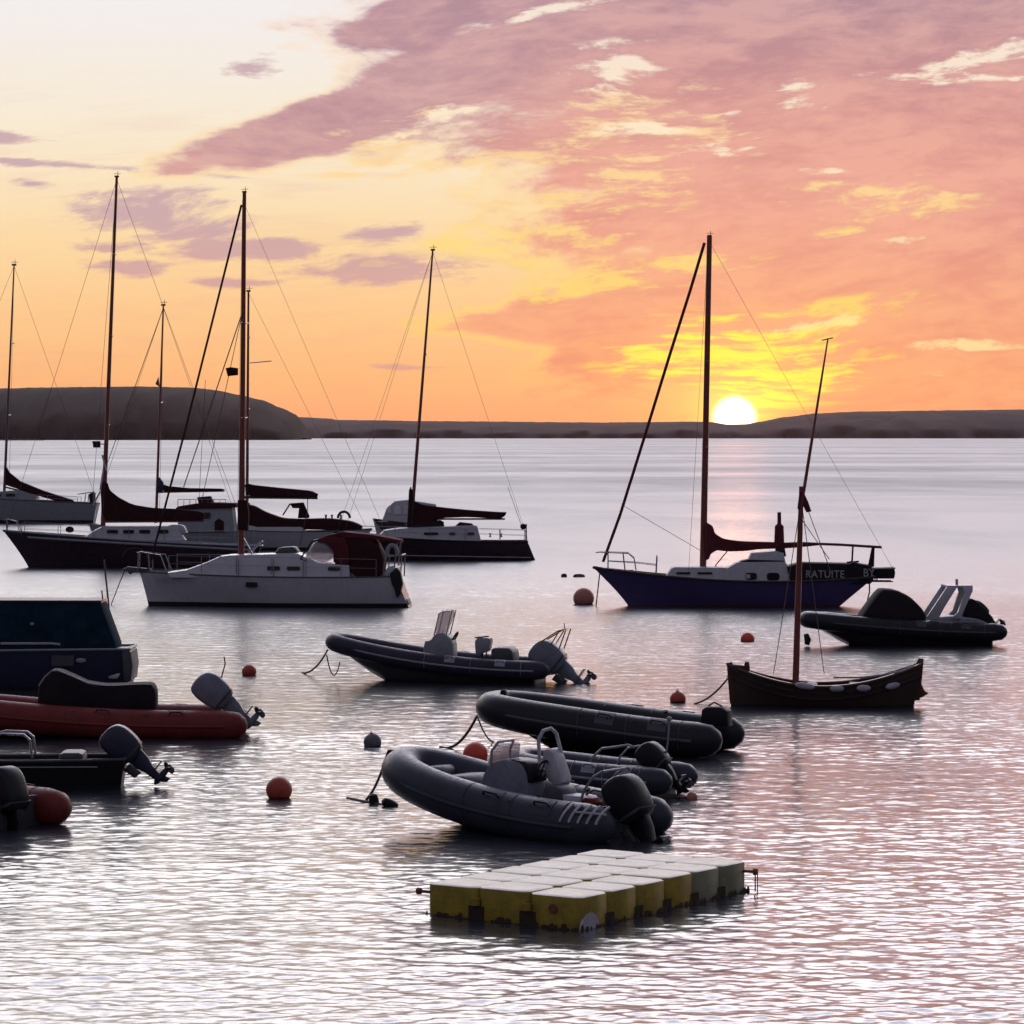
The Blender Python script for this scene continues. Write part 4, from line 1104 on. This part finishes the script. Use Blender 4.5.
outboard(B, 548, 656, 35, 36, M['outgrey'])
b = B.mb()
for sg in (-1, 1):
    b.tube([(B.X(543), sg * 14, B.Z(640)), (B.X(560), sg * 14, B.Z(629)), (B.X(568), sg * 13, B.Z(628)), (B.X(561), sg * 14, B.Z(648))], .7, 6)
    b.tube([(B.X(553), sg * 14, B.Z(643)), (B.X(561), sg * 14, B.Z(630))], .6, 6)
b.tube([(B.X(560), -14, B.Z(629)), (B.X(560), 14, B.Z(629))], .7, 6); b.tube([(B.X(564), 4, B.Z(628)), (B.X(563), 4, B.Z(622))], .5, 6)
b.build('ski_frame', M['rust'], B.e)
e0 = at(302, 673); s0 = B.s
mooring_line('frayed line dropping from the bow of the console inflatable', Vector(at(455, 683)) + Vector(((326 - 455) * s0, 1.0, 30 * s0)), e0, .15, .022)
mooring_line('slack looped line under the bow of the console inflatable', Vector(at(455, 683)) + Vector(((326 - 455) * s0, .6, 26 * s0)), Vector(at(455, 683)) + Vector(((340 - 455) * s0, .3, 20 * s0)), .38, .014)

# ---------------------------------------------------------------- big black inflatable
B = Boat('inflatable_boat', 'large bare black inflatable with a thick collar, lying behind the grey one', 'boat', 610, 750, -20, 'inflatables', 0)
rib(B, 493, 706, 40, 17.5, 17, 40, M['hypblack'], M['black'], straight=.62, pw=1.25, rstr=M['dkgrey'], fh=.25)
B.prism('thwart_cover', M['canvasblk'], [(560, 733), (566, 723), (600, 722), (690, 728), (694, 736)], 30, 3)
B.prism('bow_cleat', M['black'], [(500, 699), (501, 693), (505, 692), (508, 698)], 3, 1)
b = B.mb(); b.prism(B.prof([(700, 722), (702, 706), (706, 703), (722, 703), (727, 707), (728, 722)]), -9, 9, 2.5); b.build('fuel_tank', M['black'], B.e)
b = B.mb(); b.tube([(B.X(706), 0, B.Z(703)), (B.X(712), 0, B.Z(699)), (B.X(720), 0, B.Z(703))], .9, 6); b.build('tank_handle', M['black'], B.e)
b = B.mb()
b.tube([(B.X(x), -24, B.Z(y)) for x, y in ((520, 722), (560, 719), (620, 724), (690, 726))], 1.0, 6); b.build('painter', M['rope'], B.e)

# ---------------------------------------------------------------- smaller inflatable behind the grey one
B = Boat('inflatable_boat', 'smaller inflatable with a black tilted engine and whip aerial, tucked beside the grey one', 'boat', 604, 792, -28, 'inflatables')
rib(B, 520, 664, 30, 14, 17, 26, M['hypalon'], M['dkgrey'], straight=.6, rstr=M['grey'])
b = B.mb()
for k in range(6):
    x = 602 + k * 8
    b.tube([(B.X(x), -22, B.Z(769)), (B.X(x + 6), 4, B.Z(765))], .8, 6)
b.tube([(B.X(596), -22, B.Z(769)), (B.X(650), -22, B.Z(769))], 1.0, 6); b.tube([(B.X(600), 4, B.Z(765)), (B.X(654), 4, B.Z(765))], 1.0, 6)
b.build('slatted_floor', M['grey'], B.e)
outboard(B, 652, 756, 42, 34, M['outblack'])
b = B.mb(); b.tube([(B.X(660), 4, B.Z(775)), (B.X(665), 4, B.Z(735)), (B.X(666), 4, B.Z(716))], [1.2, 1.0, 1.4], 8); b.ball((B.X(666), 4, B.Z(716)), 2.6); b.build('light_pole', M['grey'], B.e)
b = B.mb(); b.tube([(B.X(x), -14, B.Z(y)) for x, y in ((592, 775), (598, 757), (608, 747), (620, 745), (634, 742), (640, 744))], 1.3, 8); b.tube([(B.X(x), 14, B.Z(y)) for x, y in ((608, 773), (614, 757), (622, 748), (634, 745))], 1.1, 8); b.build('stern_frame', M['grey'], B.e)

# ---------------------------------------------------------------- the grey inflatable in front
B = Boat('rigid_inflatable', 'grey rigid inflatable in front with a pale console, windscreen and black engine', 'boat', 512, 828, -36, 'rigid inflatables')
rib(B, 405, 612, 50, 22, 16, 54, M['hypalon'], M['dkgrey'], straight=.5, pw=1.9, rstr=M['hypalon'])
B.prism('bow_handle', M['black'], [(384, 763), (386, 758), (394, 758), (396, 763)], 4, 1)
B.prism('console', M['outgrey'], [(488, 808), (491, 775), (499, 762), (512, 757), (530, 760), (536, 772), (538, 808)], 16, 3)
B.prism('dashboard', M['outblack'], [(512, 771), (516, 757), (536, 759), (540, 776), (538, 780), (514, 779)], 14, 1.5)
B.prism('windscreen', M['clear'], [(496, 764), (502, 746), (506, 743), (512, 744), (510, 764)], 15, .8)
b = B.mb(); pts = [(B.X(500), -16, B.Z(768)), (B.X(501), -16, B.Z(750)), (B.X(506), -13, B.Z(741)), (B.X(506), 13, B.Z(741)), (B.X(501), 16, B.Z(750)), (B.X(500), 16, B.Z(768))]
b.tube(pts, 1.4, 8); b.build('windscreen_frame', M['grey'], B.e)
b = B.mb(); pts = [(B.X(543 + 3 * math.cos(a)), -2 + 10 * math.sin(a), B.Z(768) + 10 * math.cos(a)) for a in [k * math.pi / 9 for k in range(19)]]
b.tube(pts, 1.3, 8, False); b.tube([pts[0], pts[9]], .9, 6); b.tube([pts[5], pts[14]], .9, 6); b.build('steering_wheel', M['black'], B.e)
B.prism('seat', M['dkgrey'], [(548, 808), (550, 784), (556, 780), (568, 782), (572, 806)], 14, 3)
B.prism('seat_backrest', M['fender'], [(545, 778), (540, 758), (541, 748), (546, 746), (552, 752), (560, 778), (556, 784)], 9, 1.5, y=12)
b = B.mb(); b.tube([(B.X(538), 4, B.Z(770)), (B.X(536), 4, B.Z(738)), (B.X(539), 7, B.Z(729)), (B.X(542), 15, B.Z(727)), (B.X(545), 19, B.Z(732)), (B.X(556), 20, B.Z(776))], 1.9, 8); b.build('grab_arch', M['fender'], B.e)
B.prism('fuel_can', M['hypred'], [(590, 806), (590, 792), (594, 789), (602, 789), (605, 793), (605, 806)], 6, 1.2, y=-12)
B.tube('steering_cable', M['black'], [(575, 796, 0), (590, 784, 4), (604, 786, 4), (614, 790, 0), (622, 784, -4)], 1.0)
B.prism('seat_cushion', M['fender'], [(556, 793), (558, 789), (588, 789), (592, 793), (590, 797), (558, 797)], 12, 2)
B.prism('bow_seat', M['dkgrey'], [(446, 800), (452, 778), (480, 776), (488, 800)], 22, 3)
B.prism('bow_locker', M['hypalon'], [(420, 796), (424, 772), (444, 770), (450, 796)], 18, 3)
b = B.mb()
for sg in (-1, 1):
    b.tube([(B.X(x), sg * 20, B.Z(y)) for x, y in ((588, 806), (594, 782), (603, 768), (612, 762))], 1.4, 8)
b.tube([(B.X(612), -20, B.Z(762)), (B.X(612), 20, B.Z(762))], 1.4, 8); b.build('stern_frame', M['grey'], B.e)
outboard(B, 628, 790, 55, 50, M['outblack'], y=-6)
# four pale slanted grip marks on the near collar and the line crossing them
b = B.mb()
for k in range(5):
    x = 112 + k * 10.5
    b.tube([(x + 4 - j, -50 - 22.4 * math.sin(R(22 + j * 8)), 16.5 + 22.4 * math.cos(R(22 + j * 8))) for j in range(8)], 1.3, 6)
b.tube([(x, -50 - 22.6 * math.sin(R(50)), 16.5 + 22.6 * math.cos(R(50))) for x in (122, 160)], 1.2, 6)
b.build('grip_marks', M['fender'], B.e)

# ---------------------------------------------------------------- blue cabin boat, left
B = Boat('cabin_boat', 'blue cabin boat at the left edge under a sloping dark teal canopy', 'boat', 40, 688, 1, 'workboats')
hull(B, -110, 133, -95, 131, 650, 648, 647, 34, [M['bluehull'], M['antifoul']], stripe=3, rail=M['grey'], railr=1.2, tf=.92, p=.22, flare=.3)
B.prism('canopy', M['teal'], [(-70, 646), (-52, 602), (-48, 599), (102, 599.5), (104, 602), (119, 643), (119, 647), (-70, 647)], 28, 2)
B.prism('canopy_trim', M['outblack'], [(-52, 600.5), (-48, 598.4), (104, 598.8), (105, 601.5)], 28.6, .5)
B.tube('canopy_glint', M['letter'], [(5, 641.5, -29), (55, 641.5, -29), (64, 642.5, -29)], 1.3)  # pale bar stands in for a light reflection along the canopy bottom
b = B.mb(); b.prism(B.prof([(125, 648), (130, 647), (134, 650), (136, 664), (134, 679), (127, 680)]), -32, 32, 2); b.build('stern_fender', M['dkgrey'], B.e)
b = B.mb(); b.box(B.X(56), B.X(78), -34.6, -34, B.Z(663.5), B.Z(653)); b.build('registration_plate', M['dkgrey'], B.e)
b = B.mb(); b.ball((B.X(85), -34.2, B.Z(658)), 5.2, .8, 2.4); b.build('badge', M['grey'], B.e)
b = B.mb(); b.prism(B.prof([(112, 674), (121, 671), (124, 671), (121, 676), (113, 676)]), -34.8, -33, .3); b.build('hull_glint', M['fender'], B.e)  # white piece stands in for a reflection low on the hull
b = B.mb(); b.ball((B.X(36), -28.2, B.Z(622)), 2.2, .8, 1.6); b.build('vent', M['grey'], B.e)
B.tube('aerial', M['dkgrey'], [(103, 600), (102, 590)], .7)

# ---------------------------------------------------------------- red inflatable with covered console
B = Boat('rigid_inflatable', 'red rigid inflatable with a black covered console and grey tilted engine', 'boat', 90, 735, 3, 'rigid inflatables')
rib(B, -75, 226, 36, 15, 12, 34, M['hypred'], M['dkgrey'], straight=.6, pw=2.2, rstr=M['hypred'])
B.prism('console_cover', M['canvasblk'], [(40, 712), (40, 686), (46, 676), (53, 669), (60, 669), (72, 674), (86, 681), (104, 684), (120, 684), (140, 683), (153, 683), (157, 690), (157, 712)], 19, 3)
b = B.mb()
b.tube([(B.X(x), -18, B.Z(y) ) for x, y in ((41, 684), (47, 675), (54, 669), (60, 669), (74, 675), (90, 682), (112, 685), (130, 684))], 1.0, 6); b.build('cover_piping', M['grey'], B.e)
outboard(B, 212, 692, 38, 40, M['outgrey'])
B.tube('aerial', M['rust'], [(220, 682), (225, 664), (224, 657)], .7)

# ---------------------------------------------------------------- low black boat with navy engine
B = Boat('motor_dinghy', 'low black open boat at the left edge with a navy tilted engine and tubular rail', 'boat', 50, 787, 2, 'motor dinghies')
hull(B, -110, 126, -95, 122, 756, 758, 757, 30, [M['black'], M['antifoul']], stripe=3, rail=M['dkgrey'], railr=1.6, tf=.85, p=.25, deckdrop=8, deckm=M['black'])
b = B.mb()
for sg in (-1, 1):
    b.tube([(B.X(x), 16 * sg, B.Z(y)) for x, y in ((-20, 752), (-14, 736), (5, 732), (26, 733), (32, 738), (34, 756))], 1.3, 8)
b.build('tubular_rail', M['steel'], B.e)
B.prism('bench_seat', M['dkgrey'], [(60, 760), (62, 751), (84, 751), (86, 760)], 20, 2)
b = B.mb(); b.tube([(B.X(0), -30.5, B.Z(764)), (B.X(100), -30.5, B.Z(764))], .7, 6); b.build('side_stripe', M['grey'], B.e)
outboard(B, 121, 745, 40, 41, M['outnavy'])

# ---------------------------------------------------------------- red inflatable stern in the corner
B = Boat('inflatable_boat', 'red inflatable in the left corner, only a collar end and black engine showing', 'boat', -10, 826, -38, 'inflatables')
rib(B, -190, 14, 50, 19, 17, 40, M['hypred'], M['dkgrey'], straight=.6, rstr=M['dkgrey'])
outboard(B, 8, 790, 66, 50, M['outblack'], y=0)

# ---------------------------------------------------------------- pontoon of plastic floats
def pontoon():
    c = at(590, 895); L = at(429, 915); Fr = at(582, 927)
    L, Fr = at(426, 883, .37), at(580, 898, .37)
    Rr = at(743, 861, .37)
    u = (Fr - L); u.z = 0; nu = 3; lu = u.length / nu; u.normalize()
    w = Vector((-u.y, u.x, 0)); nv = 6; lw = (Rr - Fr).dot(w) / nv
    e = bpy.data.objects.new('floating_pontoon', None); COL.objects.link(e)
    e.location = (L.x, L.y, 0); e.rotation_euler = (0, 0, math.atan2(u.y, u.x))
    tag(e, 'floating pontoon of yellow and grey plastic cubes with pale sky sheen painted on their tops', 'pontoon')
    rnd = random.Random(4)
    for i in range(nu):
        for j in range(nv):
            x0, y0 = i * lu, j * lw; g = .001; ch = lu * .10
            grey = j >= nv - 2
            b = MB(1)
            def ring(z, k, hump=0):
                x1, x2, y1, y2 = x0 + g + k, x0 + lu - g - k, y0 + g + k, y0 + lw - g - k
                c_ = ch
                return [(x1 + c_, y1, z), (x2 - c_, y1, z), (x2, y1 + c_, z), (x2, y2 - c_, z), (x2 - c_, y2, z), (x1 + c_, y2, z), (x1, y2 - c_, z), (x1, y1 + c_, z)]
            zt = .37 + rnd.uniform(-.008, .008)
            rows = [ring(-.12, .03), ring(-.06, .004), ring(.06, 0), ring(zt - .018, 0), ring(zt - .006, .004)]
            b.loft(rows, True, False)
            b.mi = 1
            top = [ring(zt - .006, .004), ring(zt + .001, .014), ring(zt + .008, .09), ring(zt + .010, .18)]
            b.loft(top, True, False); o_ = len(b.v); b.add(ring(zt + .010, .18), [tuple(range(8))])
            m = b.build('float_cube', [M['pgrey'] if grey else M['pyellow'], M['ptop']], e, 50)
            # moulded lug between cubes
            if i < nu and j == 0 and i < nu - 0:
                lg = MB(1); lg.tube([(x0 + lu, y0 - .01, .17), (x0 + lu, y0 - .01, .25)] if i < nu - 1 else [(x0 + lu * .5, y0 + .01, .22), (x0 + lu * .5, y0 - .03, .22)], .055, 12)
                lg.build('connector_pin', M['rust'] if i == nu - 1 else M['pyellow'], m)
                if i < nu - 1:
                    sl = MB(1); sl.box(x0 + lu - .11, x0 + lu + .11, y0 - .004, y0 + .02, .0, .16); sl.build('connector_slot', M['algae'], m)
            if i == nu - 1 and j < nv - 1:
                sl = MB(1); sl.box(x0 + lu - .02, x0 + lu + .004, y0 + lw - .09, y0 + lw + .09, .0, .13); sl.build('connector_slot', M['algae'], m)
            if (i == nu - 1 and j == 0):
                dr = MB(1); rr = [(x0 + lu + .012, y0 + .20 + .19 * math.cos(a), -.02 + .20 * math.sin(a)) for a in [k * math.pi / 12 for k in range(13)]]
                dr.loft([rr, [(p[0] - .03, p[1], p[2]) for p in rr]]); dr.build('end_cap', M['fender'], m)
    # weed hanging along the two near sides
    wd = MB(1); rn = random.Random(9)
    for k in range(150):
        if k % 3 == 0: x_, y_ = rn.uniform(0, nu * lu), -.012
        else: x_, y_ = nu * lu + .012, rn.uniform(0, nv * lw)
        h_ = rn.uniform(.01, .07); w_ = rn.uniform(.02, .07)
        if k % 3 == 0: wd.add([(x_ - w_, y_, -.05), (x_ + w_, y_, -.05), (x_ + w_ * .4, y_, h_), (x_ - w_ * .5, y_, h_ * .8), (x_, y_ - .02, -.05)], [(0, 1, 2, 3), (1, 2, 4), (0, 3, 4), (2, 3, 4)])
        else: wd.add([(x_, y_ - w_, -.05), (x_, y_ + w_, -.05), (x_, y_ + w_ * .4, h_), (x_, y_ - w_ * .5, h_ * .8), (x_ + .02, y_, -.05)], [(0, 1, 2, 3), (1, 2, 4), (0, 3, 4), (2, 3, 4)])
    tag(wd.build('weed', M['algae'], e), kind='stuff')
    # bolts sticking out at both ends
    for (x, y, dx, dy) in ((0, .05, -.32, 0.0), (nu * lu, nv * lw - .1, .34, .1)):
        q = MB(1); q.tube([(x + (.02 if dx < 0 else -.02), y, .26), (x + dx * .35, y + dy * .35, .26)], .018, 8); q.tube([(x + dx * .35, y + dy * .35, .26), (x + dx * .5, y + dy * .5, .26)], .04, 8)
        if dx > 0: q.tube([(x + dx * .42, y + dy * .42, .26), (x + dx * .42, y + dy * .42, .02)], .01, 6); q.tube([(x + dx * .5, y + dy * .5, .26), (x + dx * .5, y + dy * .5, -.02)], .008, 6)
        q.build('mooring_bolt', M['rust'], e)
pontoon()

# ---------------------------------------------------------------- buoys
buoy(584, 604, 10.5, 'large faded pink buoy off the bow of the blue cutter', M['buoypink'], .55, eye=False)
buoy(747.5, 641, 7, 'small red buoy left of the canopied inflatable, floating low', M['buoyred'], .25, eye=False)
buoy(678, 702, 8, 'red buoy off the bow of the wooden boat', M['buoy'], .35)
buoy(475, 760, 12.5, 'bright red buoy behind the bow of the grey inflatable', M['buoyred'], .45, eye=False)
buoy(692, 799, 5.5, 'small pink buoy at the stern of the smaller inflatable', M['buoypink'], .3, eye=False)
buoy(249, 675, 7.3, 'small orange buoy beyond the red inflatable engine', M['buoy'], .45, eye=False)
buoy(279, 798, 13.2, 'large orange buoy alone on open water at left', M['buoy'], .62, eye=False)
buoy(373, 746, 9, 'grey buoy alone between the console inflatable and the grey inflatable', M['buoygrey'], .42)
def float_(px, py, w, h, label, m, ang=0):
    s = scale_at(px, py); b = MB(s)
    b.tube([(-w, 0, 0), (-w * .8, 0, 0), (-w * .3, 0, 0), (w * .3, 0, 0), (w * .8, 0, 0), (w, 0, 0)], [h * .2, h * .8, h, h, h * .8, h * .2], 12)
    o = b.build('small_float', m); o.location = at(px, py) + Vector((0, 0, h * .35 * s)); o.rotation_euler = (0, R(ang), R(8))
    return tag(o, label, 'float', 'small floats')
float_(564, 577, 3, 2.6, 'tiny round dark float left of the pair beyond the pink buoy', M['black'])
float_(579, 577, 6, 2.3, 'tiny elongated dark red float beyond the pink buoy', M['rust'])
float_(374, 803, 8, 5, 'upright dark float off the bow of the grey inflatable', M['black'], 80)
float_(390, 806, 9, 5, 'dark float lying against the bow of the grey inflatable', M['black'], 25)

# ---------------------------------------------------------------- mooring lines
def wp(px, py, Y):      # a world point at distance Y seen at that pixel
    return far(px, py, Y)
Yg = at(470, 812).y
mooring_line('line from the bow of the grey inflatable to its floats', wp(388, 752, at(400, 800).y), at(366, 800), .10, .02)
mooring_line('short line between the two dark floats', at(347, 798), at(374, 803), .0, .02, zb=.1)
mooring_line('thin line under the bow of the grey inflatable', at(352, 800), at(392, 806), .0, .02)
Yk = at(500, 752).y
mooring_line('line from the bow of the large black inflatable down to the water', wp(477, 716, Yk), at(440, 747), .2, .025)
mooring_line('thin second line hanging from the bow of the large black inflatable', wp(478, 718, Yk), at(494, 742), .1, .015)
Yw = at(740, 703).y
mooring_line('line from the bow of the wooden boat to the red buoy', wp(728, 678, Yw), at(694, 704), .1, .02)
Yb = at(600, 606).y
mooring_line('thin vertical line from the bow of the blue cutter', wp(600, 571, Yb), at(596, 606), .0, .02)
mooring_line('second thin line from the bow of the white yacht', wp(104, 560, at(140, 606).y), at(109, 608), .0, .03)

for b_ in bpy.data.objects:
    if b_.type in ('MESH',) and len(b_.data.materials) == 0: b_.data.materials.append(M['dkgrey'])
